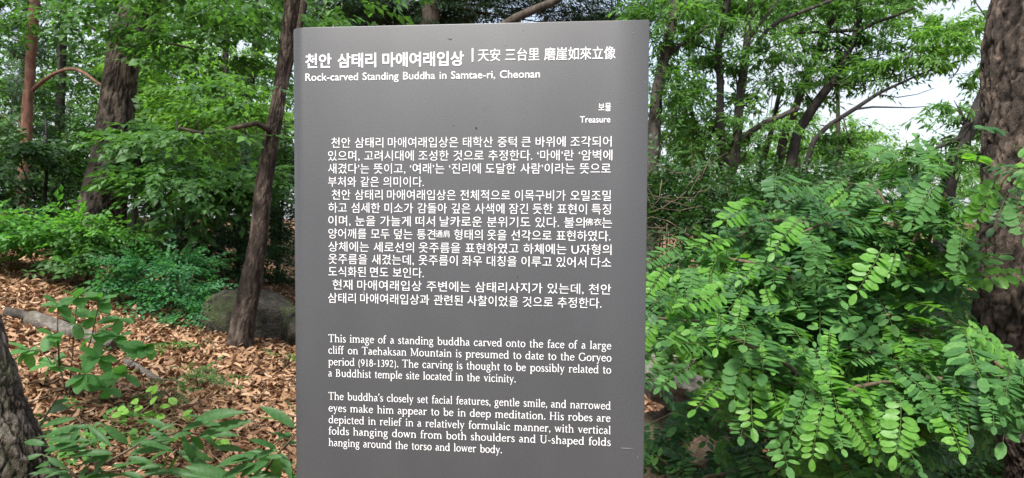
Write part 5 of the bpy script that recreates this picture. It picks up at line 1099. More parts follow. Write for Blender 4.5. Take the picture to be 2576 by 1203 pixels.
# bottom left trunk and right pine, both close
tree('near_tree', 'close flaky-barked trunk cut off by the bottom left corner', 'tree',
     [(36, 1330, 2.75), (0, 1180, 2.75), (-42, 1040, 2.75), (-76, 900, 2.75), (-104, 780, 2.75), (-136, 640, 2.75), (-200, 300, 2.75), (-240, -200, 2.75)], [.155, .14, .118, .105, .098, .095, .09, .08],
     'bark_flaky', seg=170, barkmode=2, seed=61, flare=.2, kind='ovate', fmat='fol_mid', blobs=[(-350, -300, 3.4, .7, .7, .4, 60)])
tree('pine_tree', 'close pine with thick plated bark at the right edge', 'tree',
     [(2680, 1330, 3.35), (2652, 1150, 3.35), (2608, 1000, 3.35), (2578, 900, 3.35), (2572, 800, 3.35), (2582, 640, 3.35), (2592, 480, 3.35), (2592, 300, 3.35), (2594, 120, 3.35), (2618, 0, 3.35), (2640, -300, 3.35), (2650, -700, 3.35)],
     [.185, .175, .18, .182, .184, .18, .178, .178, .178, .178, .17, .16], 'bark_pine', seg=210, barkmode=2, seed=71, flare=.1,
     kind='needle', fmat='fol_pine', blobs=[(2750, -750, 3.6, 1.2, 1.2, .5, 50)])

# ------------------------------------------------------------------ left: forest behind
FG = 'trees of the forest behind on the left'
LEFT = [ # px, d, trunk radius, leaf kind, material, blobs, label
    (150, 17, .11, 'ovate', 'fol_mid', [(150, 120, 17, 2.2, 1.6, 1.1, 130), (130, 300, 17, 2.0, 1.4, .9, 120), (210, 420, 16, 1.6, 1.3, .6, 80), (160, -150, 17, 2.4, 2, 1.2, 90)], 'broadleaf tree between the red pine and the oak'),
    (470, 18, .10, 'ovate', 'fol_mid', [(440, 200, 18, 1.8, 1.4, .9, 110), (520, 330, 18, 2.1, 1.4, .9, 130), (480, 50, 18, 2.4, 1.6, .9, 120), (470, -200, 18, 3, 2, 1.2, 90)], 'bright broadleaf tree just right of the oak trunk'),
    (560, 13, .07, 'lance_flat', 'fol_bright', [(520, 260, 13, 1.3, 1, .35, 55), (600, 290, 12.5, .9, .8, .3, 40), (470, 150, 13, 1.3, 1, .3, 40)], 'light green young tree with layered sprays behind the crooked branch'),
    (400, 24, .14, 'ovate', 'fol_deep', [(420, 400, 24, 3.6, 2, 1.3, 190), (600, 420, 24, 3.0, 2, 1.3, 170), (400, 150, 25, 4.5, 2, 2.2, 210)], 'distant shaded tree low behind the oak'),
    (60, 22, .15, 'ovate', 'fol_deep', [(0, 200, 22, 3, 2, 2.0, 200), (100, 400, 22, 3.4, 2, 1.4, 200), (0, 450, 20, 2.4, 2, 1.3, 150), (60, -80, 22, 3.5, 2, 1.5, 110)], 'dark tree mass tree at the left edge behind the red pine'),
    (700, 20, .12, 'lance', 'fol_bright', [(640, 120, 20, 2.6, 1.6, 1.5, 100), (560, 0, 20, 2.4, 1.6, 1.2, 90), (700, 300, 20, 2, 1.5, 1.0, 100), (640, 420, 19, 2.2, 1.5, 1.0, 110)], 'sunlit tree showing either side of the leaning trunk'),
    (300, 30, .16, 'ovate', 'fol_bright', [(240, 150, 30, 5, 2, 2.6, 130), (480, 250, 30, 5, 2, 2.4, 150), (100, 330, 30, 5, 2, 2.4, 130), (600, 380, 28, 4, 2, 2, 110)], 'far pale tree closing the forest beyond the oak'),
]
for k, (px, d, r, kd, fm, bl, lab) in enumerate(LEFT):
    b = base_at(px, d)
    tree('forest_tree', lab, 'tree', [(px - 6, 500, d), (px, 300, d), (px + 8, 100, d), (px + 12, -150, d)], [r, r * .9, r * .8, r * .5], 'bark_dark' if k % 2 else 'bark_grey',
         bl, kd, fm, None, seed=100 + k, seg=10, barkmode=0, scale=1.28 + max(0, d - 16) * .035, density=2.7, layered=.75)
# lower storey of young layered trees, left
UNDER = [  # darkest leaf colours here paint in the shade of the hollow
    (330, 8.0, 'ovate', 'fol_mid', [(365, 330, 7.8, .30, .4, .10, 20), (470, 440, 7.7, .50, .5, .20, 46), (380, 350, 7.9, .3, .3, .1, 12)], 'leafy sapling whose sprays cross in front of the oak trunk'),
    (480, 9.0, 'big', 'fol_mid', [(480, 480, 8.8, .75, .6, .26, 60), (540, 440, 9, .9, .6, .25, 60), (450, 400, 9, .5, .6, .2, 36)], 'young tree with drooping broad leaves right of the oak'),
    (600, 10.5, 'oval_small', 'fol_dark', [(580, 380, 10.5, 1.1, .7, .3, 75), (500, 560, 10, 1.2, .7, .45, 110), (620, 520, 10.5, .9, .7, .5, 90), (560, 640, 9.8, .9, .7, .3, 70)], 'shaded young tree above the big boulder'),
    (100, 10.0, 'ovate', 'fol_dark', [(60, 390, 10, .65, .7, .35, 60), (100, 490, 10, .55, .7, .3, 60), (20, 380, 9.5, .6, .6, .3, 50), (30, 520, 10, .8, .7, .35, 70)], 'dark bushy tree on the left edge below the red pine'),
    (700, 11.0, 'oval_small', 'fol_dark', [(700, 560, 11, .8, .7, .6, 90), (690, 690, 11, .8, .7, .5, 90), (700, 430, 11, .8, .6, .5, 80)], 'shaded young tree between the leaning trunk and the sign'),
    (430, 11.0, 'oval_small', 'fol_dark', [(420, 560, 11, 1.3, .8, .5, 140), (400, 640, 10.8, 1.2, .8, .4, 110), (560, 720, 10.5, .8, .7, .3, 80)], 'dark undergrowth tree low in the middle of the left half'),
]
for k, (px, d, kd, fm, bl, lab) in enumerate(UNDER):
    tree('young_tree', lab, 'tree', [(px, 640, d), (px + 10, 520, d), (px + 20, 400, d), (px + 15, 300, d)], [.03, .025, .02, .012], 'bark_dark', bl, kd, fm, seed=200 + k, seg=8, barkmode=0, layered=.8, density=1.6, scale=1.35 if kd == 'oval_small' else 1.0)

def bush(name, label, cat, blobs, kind, fmat, seed, density=1, scale=1.0, layered=.4, stems=14, stemmat='twig'):
    c0 = at(blobs[0][0], blobs[0][1], blobs[0][2]); c0[2] = float(gz(c0[0], c0[1]))
    o = thing(name, label, cat, c0)
    g = Geo(); gs = Geo(); rr = np.random.default_rng(seed)
    for k, b in enumerate(blobs):
        c = at(b[0], b[1], b[2]); foliage(g, kind, c, (b[3], b[4], b[5]), int(b[6] * density), seed * 17 + k, scale, layered, cen=c - np.array([0, 0, b[5]]))
        for q in range(stems // len(blobs) + 1):
            e = c + rr.normal(0, .45, 3) * np.array([b[3], b[4], b[5]])
            s = c + rr.normal(0, .25, 3) * np.array([b[3], b[4], 0]); s[2] = float(gz(s[0], s[1])) - .02
            m = (s + e) / 2 + rr.normal(0, .06, 3)
            V, T, _ = tube([s, m, e], [.009, .006, .003], 5, 0, q); gs.add(V, T)
    g.build('foliage', M[fmat], o, c0); gs.build('stems', M[stemmat], o, c0, True)['kind'] = 'stuff'
    return o
bush('shrub', 'bright green shrub at the left edge above the leaf litter', 'shrub',
     [(30, 585, 7.8, .75, .6, .20, 130), (120, 600, 7.8, .6, .5, .18, 100), (-60, 580, 7.8, .6, .6, .25, 60), (190, 585, 7.8, .5, .5, .18, 70)], 'ovate', 'fol_shrub', 301, scale=.85)
bush('shrub', 'green shrub at the foot of the oak', 'shrub',
     [(275, 620, 7.9, .5, .5, .20, 100), (315, 655, 7.7, .42, .5, .16, 80), (215, 620, 7.8, .35, .4, .14, 50)], 'ovate', 'fol_mid', 302, scale=.8)
bush('shrub', 'bluish fine-leaved shrub above the slope in the middle of the left half', 'shrub',
     [(385, 680, 7.4, .38, .4, .17, 130), (430, 740, 7.2, .28, .4, .14, 100), (350, 715, 7.2, .22, .3, .08, 50), (462, 790, 7.0, .14, .25, .07, 40), (460, 680, 7.5, .28, .4, .15, 60)], 'oval_small', 'fol_blue', 303, scale=.95)
bush('seedling', 'small dark ivy-like seedlings in the litter left of the sign', 'plant',
     [(470, 950, 5.0, .20, .2, .04, 22), (430, 985, 4.7, .12, .15, .03, 14), (500, 925, 5.3, .15, .2, .03, 10)], 'oval_small', 'fol_mid', 304, scale=.5, stems=6)
bush('seedling', 'tiny green seedling beside the foot of the leaning tree', 'plant', [(545, 905, 6.2, .12, .12, .03, 9)], 'oval_small', 'fol_blue', 305, scale=.5, stems=3)
bush('seedling', 'small seedling against the left edge of the sign', 'plant', [(714, 900, 6.0, .07, .08, .04, 7)], 'oval_small', 'fol_shrub', 306, scale=.5, stems=3)

bush('seedling', 'ragged light green seedlings among the dead leaves near the bottom left trunk', 'plant', [(190, 1060, 3.9, .22, .2, .04, 12), (260, 1110, 3.6, .15, .15, .03, 8)], 'ovate', 'fol_shrub', 307, scale=.55, stems=6)
bush('seedling', 'scattered green seedlings at the far end of the log', 'plant', [(360, 860, 6.0, .2, .2, .03, 14)], 'oval_small', 'fol_shrub', 308, scale=.6, stems=5)

# ------------------------------------------------------------------ right: trees against the sky
RT = [
    ('crooked tree trunk rising beside the right edge of the sign', [(1640, 430, 9), (1646, 320, 9), (1652, 230, 9), (1670, 150, 9), (1688, 70, 9), (1700, 0, 9), (1712, -150, 9)], [.085, .08, .07, .062, .058, .055, .04], 'bark_grey',
     [(1690, 250, 9, .45, .5, .5, 60), (1650, 60, 9, .5, .6, .45, 55), (1740, 90, 9.2, .45, .5, .4, 45), (1700, 370, 9, .4, .5, .35, 50), (1700, -150, 9, 1.2, 1, .5, 80)], 'lance', 'fol_chest',
     [([(1672, 150, 9), (1710, 115, 8.9), (1750, 90, 8.8), (1790, 60, 8.8)], .03, .012)]),
    ('dark left stem of the forked tree right of the sign', [(1828, 440, 9.2), (1814, 370, 9.2), (1811, 290, 9.2), (1812, 200, 9.2), (1806, 118, 9.2), (1818, 50, 9.2), (1832, 0, 9.2), (1850, -160, 9.2)], [.062, .052, .048, .044, .046, .046, .045, .04], 'bark_dark',
     [(1770, 40, 9.2, .6, .6, .35, 60), (1800, -120, 9.2, 1.2, 1, .45, 80), (1760, 200, 9.3, .4, .5, .35, 45)], 'lance', 'fol_chest', []),
    ('brown right stem of the forked tree right of the sign', [(1838, 440, 9.3), (1852, 370, 9.3), (1860, 260, 9.3), (1874, 150, 9.3), (1884, 60, 9.3), (1890, -60, 9.3)], [.066, .060, .055, .05, .04, .03], 'bark_grey',
     [(1900, 150, 9.3, .4, .5, .3, 34), (1960, 110, 9.4, .45, .5, .3, 36), (1900, 20, 9.4, .5, .6, .3, 45), (1950, 240, 9.2, .35, .4, .25, 30), (1880, 340, 9.1, .4, .5, .28, 40)], 'lance', 'fol_chest',
     [([(1902, 112, 9.3), (1928, 78, 9.3), (1960, 52, 9.3), (2010, 33, 9.3), (2090, 2, 9.3), (2130, -20, 9.3)], .028, .02),
      ([(1880, 105, 9.3), (1905, 70, 9.3), (1930, 38, 9.3), (1955, 0, 9.3)], .022, .015),
      ([(1854, 365, 9.3), (1885, 335, 9.2), (1915, 312, 9.1), (1980, 287, 9.0), (2010, 270, 9.0)], .04, .028)]),
    ('light-barked tree leaning right in the middle of the right half', [(1955, 430, 10), (1975, 330, 10), (2010, 250, 10), (2040, 170, 10), (2070, 92, 10), (2110, 20, 10), (2135, -20, 10), (2200, -150, 10)], [.062, .056, .050, .047, .044, .042, .04, .03], 'bark_grey',
     [(2080, 60, 10, .7, .6, .3, 52), (2010, 130, 10, .6, .5, .3, 42), (2150, 130, 10, .6, .6, .3, 48), (2000, -90, 10, 1.3, 1, .4, 60), (1980, 30, 10, .5, .6, .3, 34)], 'lance', 'fol_chest', []),
    ('dark leaning tree with a broken bark patch in the right half', [(1985, 440, 9.6), (2005, 335, 9.6), (2050, 265, 9.6), (2090, 210, 9.6), (2115, 160, 9.6), (2150, 95, 9.6), (2162, 40, 9.6), (2160, -20, 9.6), (2150, -160, 9.6)], [.075, .062, .060, .056, .052, .045, .042, .04, .03], 'bark_dark',
     [(2130, 200, 9.6, .55, .5, .28, 55), (2060, 180, 9.7, .4, .4, .25, 32), (2200, 110, 9.5, .5, .5, .25, 44), (2200, 20, 9.6, .8, .7, .25, 62), (2170, -110, 9.6, 1.3, 1, .4, 60), (2220, 180, 9.5, .55, .5, .2, 34)], 'lance', 'fol_chest',
     [([(2160, 75, 9.6), (2090, 80, 9.6), (2025, 82, 9.6), (1935, 86, 9.6)], .026, .012), ([(2155, 80, 9.5), (2185, 62, 9.5), (2240, 45, 9.4), (2300, 20, 9.4)], .03, .014)]),
    ('thin long-limbed tree reaching towards the open sky', [(2020, 440, 9), (2045, 355, 9), (2085, 315, 9), (2150, 275, 9), (2210, 235, 9), (2275, 205, 9), (2360, 168, 9), (2430, 150, 9)], [.036, .032, .028, .025, .021, .015, .009, .005], 'bark_dark',
     [(2290, 150, 9, .55, .5, .20, 55), (2360, 110, 9, .50, .5, .22, 55), (2430, 180, 9, .35, .4, .18, 30), (2370, 90, 9.2, .6, .5, .2, 44), (2400, 60, 9, .35, .4, .15, 26)], 'lance', 'fol_bright',
     [([(2150, 275, 9), (2205, 268, 8.9), (2275, 272, 8.8), (2330, 268, 8.8)], .014, .004), ([(2210, 238, 9), (2250, 246, 8.9), (2300, 240, 8.8), (2350, 222, 8.8)], .008, .003), ([(2120, 290, 9), (2130, 330, 8.9), (2150, 380, 8.9)], .01, .005)]),
    ('small slanting stem low between the sign and the forked tree', [(1772, 440, 10), (1766, 390, 10), (1756, 340, 10), (1742, 290, 10), (1735, 240, 10)], [.042, .036, .032, .028, .016], 'bark_dark',
     [(1740, 330, 10, .5, .5, .4, 50), (1790, 260, 10.2, .4, .5, .4, 40), (1790, 390, 10, .35, .4, .3, 40)], 'lance', 'fol_chest',
     [([(1762, 370, 10), (1790, 340, 10), (1808, 290, 10)], .025, .015), ([(1760, 345, 10), (1725, 350, 10), (1700, 380, 10)], .03, .02)]),
    ('short dark stub trunk behind the bushes of the right half', [(1910, 440, 10.5), (1920, 400, 10.5), (1935, 350, 10.5), (1950, 285, 10.5), (1962, 225, 10.5), (1966, 190, 10.5)], [.045, .04, .038, .034, .025, .012], 'bark_dark',
     [(1990, 250, 10.5, .45, .5, .3, 40), (2060, 350, 10, .5, .5, .25, 50)], 'lance', 'fol_chest', []),
    ('dark trunk leaning up to the close pine at the right', [(2372, 560, 7), (2385, 470, 7), (2402, 400, 7), (2438, 325, 7), (2484, 225, 7), (2530, 110, 7), (2580, -40, 7)], [.075, .070, .068, .066, .064, .06, .05], 'bark_dark',
     [(2350, 390, 7, .35, .4, .12, 34), (2440, 300, 7, .2, .3, .12, 14), (2300, 420, 7, .3, .4, .10, 26), (2480, 370, 7.4, .25, .4, .25, 34), (2500, 20, 7.4, .3, .4, .25, 24), (2340, 350, 7.2, .22, .3, .08, 12), (2390, 270, 7.2, .25, .3, .07, 14)], 'lance', 'fol_chest',
     [([(2425, 343, 7), (2385, 360, 6.9), (2335, 380, 6.8), (2262, 425, 6.8)], .024, .010), ([(2400, 395, 7), (2350, 392, 6.9), (2300, 398, 6.9)], .014, .006)]),
]
for k, (lab, tr, rd, bk, bl, kd, fm, lm) in enumerate(RT):
    tree('slender_tree', lab, 'tree', tr, rd, bk, bl, kd, fm, limbs=lm, seed=400 + k, seg=16, layered=.3, scale=.78 if k != 8 else .7, density=1.7)
RB = [ # trees behind on the right, px, d, material, blobs, label
    (1720, 16, 'fol_mid', [(1700, 180, 16, 1.6, 1, 1.2, 130), (1790, 350, 16, 1.4, 1, .8, 110), (1680, 380, 16, 1.3, 1, .8, 100), (1740, 20, 16, 1.6, 1, 1, 100)], 'leafy tree beyond the trunks next to the sign'),
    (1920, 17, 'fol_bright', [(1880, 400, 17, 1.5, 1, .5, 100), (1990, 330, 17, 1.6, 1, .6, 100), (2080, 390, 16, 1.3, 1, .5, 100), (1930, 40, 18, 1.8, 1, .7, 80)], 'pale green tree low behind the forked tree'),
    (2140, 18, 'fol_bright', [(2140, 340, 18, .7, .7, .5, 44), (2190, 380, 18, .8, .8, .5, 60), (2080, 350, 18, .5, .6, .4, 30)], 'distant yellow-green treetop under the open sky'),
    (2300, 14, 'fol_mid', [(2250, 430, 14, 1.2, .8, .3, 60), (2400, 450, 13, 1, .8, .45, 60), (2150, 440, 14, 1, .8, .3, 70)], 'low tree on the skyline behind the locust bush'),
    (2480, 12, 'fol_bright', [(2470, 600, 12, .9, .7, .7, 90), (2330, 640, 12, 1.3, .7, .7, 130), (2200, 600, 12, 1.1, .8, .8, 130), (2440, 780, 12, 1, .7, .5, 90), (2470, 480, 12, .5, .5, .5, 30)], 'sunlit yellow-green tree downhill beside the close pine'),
    (2000, 13, 'fol_mid', [(2000, 520, 13, 1.6, 1, .7, 170), (2150, 520, 13, 1.3, 1, .6, 130), (1850, 520, 13, 1.4, 1, .7, 150)], 'green tree downhill behind the dark bush'),
    (2100, 12, 'fol_mid', [(2000, 10, 12, 1.2, 1, .3, 80), (2200, -20, 12, 1.4, 1, .3, 100), (1850, 0, 12, 1.0, 1, .3, 60), (2330, -30, 12, .8, .8, .2, 40)], 'high-crowned tree with leaves along the top of the picture'),
]
for k, (px, d, fm, bl, lab) in enumerate(RB):
    tree('background_tree', lab, 'tree', [(px, 700, d), (px + 6, 520, d), (px + 10, 430, d), (px + 5, 340 if k != 6 else -60, d)], [.07, .055, .04, .02], 'bark_grey', bl, 'lance', fm, seed=500 + k, seg=8, barkmode=0, layered=.4,
         scale=1.0 + max(0, d - 14) * .03, density=2.2)

bush('dark_bush', 'dark tangled bush right of the sign below the trees', 'bush',
     [(1720, 500, 6.4, .42, .5, .26, 150), (1830, 510, 6.2, .42, .5, .22, 150), (1930, 480, 6.4, .40, .5, .16, 130), (1700, 590, 6.0, .35, .5, .25, 130), (1800, 600, 6, .35, .5, .2, 120), (2040, 480, 6.6, .45, .5, .16, 120), (1650, 540, 6.3, .2, .4, .35, 60)],
     'oval_small', 'fol_dark', 601, scale=1.0, stems=60)
def dead_twigs():
    r = np.random.default_rng(77); g = Geo()
    c0 = base_at(1690, 5.6)
    for k in range(45):
        p = at(r.uniform(1630, 1800), r.uniform(430, 590), r.uniform(5.3, 6.0)); d = unit(r.normal(0, 1, 3) * [1, .4, .8]) * r.uniform(.1, .35)
        V, T, _ = tube([p, p + d * .5 + r.normal(0, .03, 3), p + d + r.normal(0, .04, 3)], [.004, .003, .0015], 4, 0, k); g.add(V, T)
    o = g.build('dead_branches', [M['twig']], None, c0, True); o.location = tuple(c0)
    tag(o, 'tangle of bare brown twigs in the dark bush next to the sign', 'dead branches', kind='stuff')
dead_twigs()
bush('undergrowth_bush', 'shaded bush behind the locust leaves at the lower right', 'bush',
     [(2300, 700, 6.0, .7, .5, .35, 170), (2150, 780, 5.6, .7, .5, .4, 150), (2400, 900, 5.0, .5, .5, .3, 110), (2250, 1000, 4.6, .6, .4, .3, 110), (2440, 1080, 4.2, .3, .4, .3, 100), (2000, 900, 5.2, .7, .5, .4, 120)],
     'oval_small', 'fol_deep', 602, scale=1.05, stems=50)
bush('undergrowth_plant', 'low small-leaved plants at the bottom right corner', 'plant',
     [(2380, 1150, 3.9, .35, .3, .14, 90), (2500, 1130, 4.0, .2, .3, .2, 60), (2250, 1200, 3.8, .35, .3, .12, 60), (1900, 1210, 3.7, .4, .3, .12, 60)],
     'oval_small', 'fol_mid', 603, scale=.62, stems=30)

# ------------------------------------------------------------------ black locust shrubs
def frond_mesh(npair, seed, lw=1.0, hero=False):
    """one compound leaf of unit length along x: stalk and rounded leaflets in pairs. returns stalk (V,T) and leaflet frames"""
    r = np.random.default_rng(seed)
    xs = np.linspace(0, 1, 12)
    C = np.stack([xs, .04 * np.sin(xs * 3 + seed), -.16 * xs ** 2], 1)
    V, T, _ = tube(C, np.linspace(.006, .003, 12), 4, 0, seed)
    P = []; X = []; Z = []; S = []
    ll = .235 * lw * min(1.25, 9 / npair)
    for i in range(npair):
        t = .17 + .80 * i / (npair - .3)
        c = np.array([t, .04 * math.sin(t * 3 + seed), -.16 * t * t])
        sz = ll * (.72 + .42 * math.sin(math.pi * min(1, (i + .8) / npair))) * r.uniform(.9, 1.08)
        for s in (-1, 1):
            if r.random() < .04: continue
            a = math.radians(r.normal(82, 8)) * s
            P.append(c + [r.normal(0, .006), s * .012, 0]); X.append((math.cos(a), math.sin(a), r.normal(-.12, .16)))
            Z.append((r.normal(0, .18), r.normal(0, .14), 1)); S.append(sz)
    P.append(np.array([.985, .04 * math.sin(3 + seed), -.155])); X.append((1, r.normal(0, .15), -.2)); Z.append((0, r.normal(0, .2), 1)); S.append(ll * .95)
    return (V, T), frames(np.array(X), np.array(Z)), np.array(P), np.array(S)

FR = []
for s in range(9):
    st, R_, P_, S_ = frond_mesh([8, 9, 10, 8, 10, 12, 9, 11, 7][s], s, 1.0)
    g = Geo(); g.place(L_OVAL, R_, P_, S_); V, T, _ = g.arrays()
    FR.append((st, (V, T), (R_, P_, S_)))
def frond_obj_mesh(s, mat, nm):
    (sV, sT), (lV, lT), _ = FR[s]
    return mesh_from(nm, np.concatenate([sV, lV]), np.concatenate([sT, lT + len(sV)]), [M['rachis'], mat], midx=np.concatenate([np.zeros(len(sT)), np.ones(len(lT))]))
FM = {}
def frond_mesh_for(s, mname):
    if (s, mname) not in FM: FM[(s, mname)] = frond_obj_mesh(s, M[mname], 'compound_leaf')
    return FM[(s, mname)]
LEAFLET = {}
def leaflet_mesh(mname):
    if mname not in LEAFLET:
        V, T = leaf_tpl([.08, .22, .42, .62, .8, .93], [.11, .19, .25, .26, .21, .12], .12, .1)
        LEAFLET[mname] = mesh_from('leaflet', V, T, M[mname], True)
    return LEAFLET[mname]
def set_mat(o, R, p, s):
    m = Matrix([[R[0][0] * s, R[0][1] * s, R[0][2] * s, p[0]], [R[1][0] * s, R[1][1] * s, R[1][2] * s, p[1]], [R[2][0] * s, R[2][1] * s, R[2][2] * s, p[2]], [0, 0, 0, 1]])
    o.matrix_local = m

def locust(label, root_px, canes, heroes, seed, nfr, mats=('locust',), spread=.2, flen=(.14, .27), maxobj=95, extra=0):
    """canes: lists of (px,py,d); fronds grow along them; heroes: (px0,py0,px1,py1,d,pairs index,material)"""
    rr = np.random.default_rng(seed)
    b = base_at(*root_px)
    o = thing('locust_shrub', label, 'shrub', b, None)
    fr = []
    for k, c in enumerate(canes):
        P = px_path(c)
        tube_obj('branch', P, np.linspace(.011, .004, len(P)), M['twig'], o, b, 6, 0, seed + k)
        L = np.concatenate([[0], np.cumsum(np.linalg.norm(np.diff(P, axis=0), axis=1))])
        n = int(nfr * L[-1])
        for q in range(n):
            t = (q + rr.random() * .8) / n * L[-1]
            p = np.array([np.interp(t, L, P[:, i]) for i in range(3)])
            tn = np.array([np.interp(min(L[-1], t + .05), L, P[:, i]) for i in range(3)]) - np.array([np.interp(max(0, t - .05), L, P[:, i]) for i in range(3)])
            tn = unit(tn)
            side = unit(np.cross(tn, [0, 0, 1])) * (1 if q % 2 else -1)
            # leaves turn to the light on the open side
            d = side * rr.uniform(.4, 1) + tn * rr.uniform(0, .7) + np.array([0, -.35, rr.normal(-.38, .3)])
            nrm = np.array([rr.normal(0, .25), -.55 + rr.normal(0, .25), 1.0])
            fr.append((p + rr.normal(0, spread * .3, 3), d, nrm, rr.uniform(*flen), int(rr.integers(0, 9)), mats[int(rr.integers(0, len(mats)))]))
    # nearest ones first
    fr.sort(key=lambda f: f[0][1])
    for p, d, nrm, s, v, mn in fr[:maxobj]:
        R = frames(np.array([d]), np.array([nrm]))[0]
        q = link('compound_leaf', frond_mesh_for(v, mn), o)
        set_mat(q, R, p - b, s)
    gs = {}
    for p, d, nrm, s, v, mn in fr[maxobj:]:
        R = frames(np.array([d]), np.array([nrm]))
        g = gs.setdefault(mn, Geo())
        g.place(FR[v][0], R, (p - b)[None], np.array([s]), 0); g.place(FR[v][1], R, (p - b)[None], np.array([s]), 1)
    for mn, g in gs.items():
        q = g.build('compound_leaves', [M['rachis'], M[mn]], o); q['kind'] = 'stuff'
    for (x0, y0, x1, y1, d, v, mn) in heroes:
        p0 = at(x0, y0, d); p1 = at(x1, y1, d * rr.uniform(.95, 1.0)); D = p1 - p0; s = float(np.linalg.norm(D)) / 1.12
        R = frames(np.array([D]) + np.array([[0, 0, .0]]), np.array([[rr.normal(0, .15), -1.0, .75 + rr.normal(0, .15)]]))[0]
        (sV, sT), _, (R_, P_, S_) = FR[v]
        q = link('compound_leaf', frond_stalk(v), o); set_mat(q, R, p0 - b, s)
        for i in range(len(P_)):
            l = link('leaflet', leaflet_mesh(mn), q); set_mat(l, R_[i], P_[i], float(S_[i]))
    return o
ST = {}
def frond_stalk(v):
    if v not in ST: ST[v] = mesh_from('compound_leaf', FR[v][0][0], FR[v][0][1], M['rachis'])
    return ST[v]

locust('locust shrub with arching sprays in front of the close pine, lowest on the right', (2250, 3.0),
       [[(2130, 1190, 2.75), (2080, 1060, 2.7), (2040, 960, 2.65), (1960, 900, 2.6), (1840, 850, 2.6), (1740, 800, 2.7), (1650, 800, 2.8)],
        [(2060, 980, 2.7), (1980, 900, 2.75), (1890, 850, 2.8), (1800, 800, 2.9), (1700, 770, 3.0), (1620, 760, 3.1)],
        [(2250, 1180, 2.8), (2290, 1000, 2.75), (2310, 930, 2.7), (2380, 870, 2.7), (2450, 880, 2.6), (2540, 930, 2.5), (2590, 980, 2.45)],
        [(2290, 980, 2.8), (2250, 920, 2.8), (2180, 880, 2.8), (2120, 870, 2.85)],
        [(2330, 950, 2.6), (2400, 960, 2.55), (2460, 1000, 2.5)],
        [(2100, 1010, 2.7), (2160, 970, 2.65), (2230, 960, 2.65), (2300, 960, 2.6)],
        [(2060, 1000, 2.6), (2010, 970, 2.6), (1950, 960, 2.6), (1890, 950, 2.6)]],
       [(2067, 996, 2052, 1176, 2.35, 2, 'locust_young'), (2025, 970, 1993, 1125, 2.4, 1, 'locust'), (2265, 997, 2254, 1160, 2.4, 0, 'locust_young'),
        (2110, 1015, 2225, 1175, 2.4, 5, 'locust_young'), (2510, 945, 2580, 1065, 2.35, 3, 'locust'), (1685, 820, 1778, 935, 2.5, 1, 'locust_young'),
        (1640, 800, 1600, 905, 2.5, 1, 'locust_young'), (2330, 970, 2375, 1095, 2.45, 0, 'locust'), (1880, 880, 1850, 1015, 2.5, 3, 'locust')],
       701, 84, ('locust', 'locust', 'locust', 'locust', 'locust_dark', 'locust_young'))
locust('middle locust shrub mounded right of the sign', (2050, 3.8),
       [[(2100, 900, 3.2), (2060, 760, 3.1), (1990, 690, 3.0), (1900, 650, 3.0), (1800, 650, 3.1), (1700, 690, 3.2), (1620, 720, 3.3)],
        [(2100, 850, 3.3), (2000, 740, 3.2), (1900, 710, 3.1), (1800, 710, 3.1), (1700, 740, 3.1), (1620, 770, 3.1)],
        [(2110, 820, 3.4), (2080, 740, 3.3), (2000, 640, 3.3), (1900, 600, 3.4), (1840, 590, 3.5)],
        [(2150, 850, 3.3), (2180, 760, 3.2), (2160, 680, 3.2), (2080, 620, 3.2)],
        [(2050, 900, 3.2), (1950, 820, 3.1), (1850, 770, 3.0), (1760, 760, 3.0)],
        [(2150, 900, 3.2), (2230, 830, 3.2), (2330, 830, 3.2), (2420, 850, 3.2)]],
       [(1672, 670, 1628, 752, 3.0, 2, 'locust_young'), (1865, 745, 1853, 820, 2.8, 0, 'locust_young'), (1925, 715, 1958, 805, 2.8, 4, 'locust_young'), (1738, 665, 1745, 745, 2.9, 1, 'locust'),
        (2010, 545, 1950, 635, 2.9, 2, 'locust_young'), (1900, 505, 1815, 545, 3.3, 0, 'locust_young'), (1820, 715, 1780, 760, 2.8, 3, 'locust_young')],
       702, 78, ('locust', 'locust', 'locust', 'locust', 'locust_young', 'locust_dark'))
locust('upper locust shrub reaching up in front of the skyline and close pine', (2300, 3.9),
       [[(2200, 760, 3.5), (2120, 620, 3.4), (2050, 568, 3.3), (1960, 538, 3.3), (1880, 568, 3.3), (1830, 618, 3.3)],
        [(2230, 740, 3.5), (2180, 588, 3.4), (2120, 508, 3.4), (2040, 488, 3.5), (1970, 508, 3.5)],
        [(2250, 740, 3.4), (2260, 588, 3.3), (2240, 488, 3.3), (2180, 458, 3.4), (2100, 458, 3.5)],
        [(2300, 740, 3.3), (2340, 588, 3.2), (2380, 498, 3.2), (2370, 448, 3.2), (2320, 448, 3.2)],
        [(2500, 498, 2.95), (2530, 438, 2.9), (2560, 413, 2.9), (2590, 398, 2.9)],
        [(2200, 700, 3.3), (2140, 588, 3.2), (2070, 558, 3.2), (2010, 588, 3.1)],
        [(2280, 700, 3.2), (2290, 608, 3.1), (2330, 548, 3.1), (2390, 528, 3.1)]],
       [(2500, 440, 2460, 590, 2.75, 1, 'locust_young'), (2355, 450, 2290, 560, 2.9, 6, 'locust'), (2215, 616, 2155, 745, 2.7, 1, 'locust_young'), (2046, 600, 2056, 725, 2.8, 6, 'locust'),
        (2555, 490, 2590, 600, 2.7, 3, 'locust'), (2420, 580, 2425, 700, 2.8, 3, 'locust'), (2250, 630, 2240, 690, 2.9, 7, 'locust_young')],
       703, 60, ('locust', 'locust', 'locust', 'locust_dark', 'locust_dark', 'locust_young'))
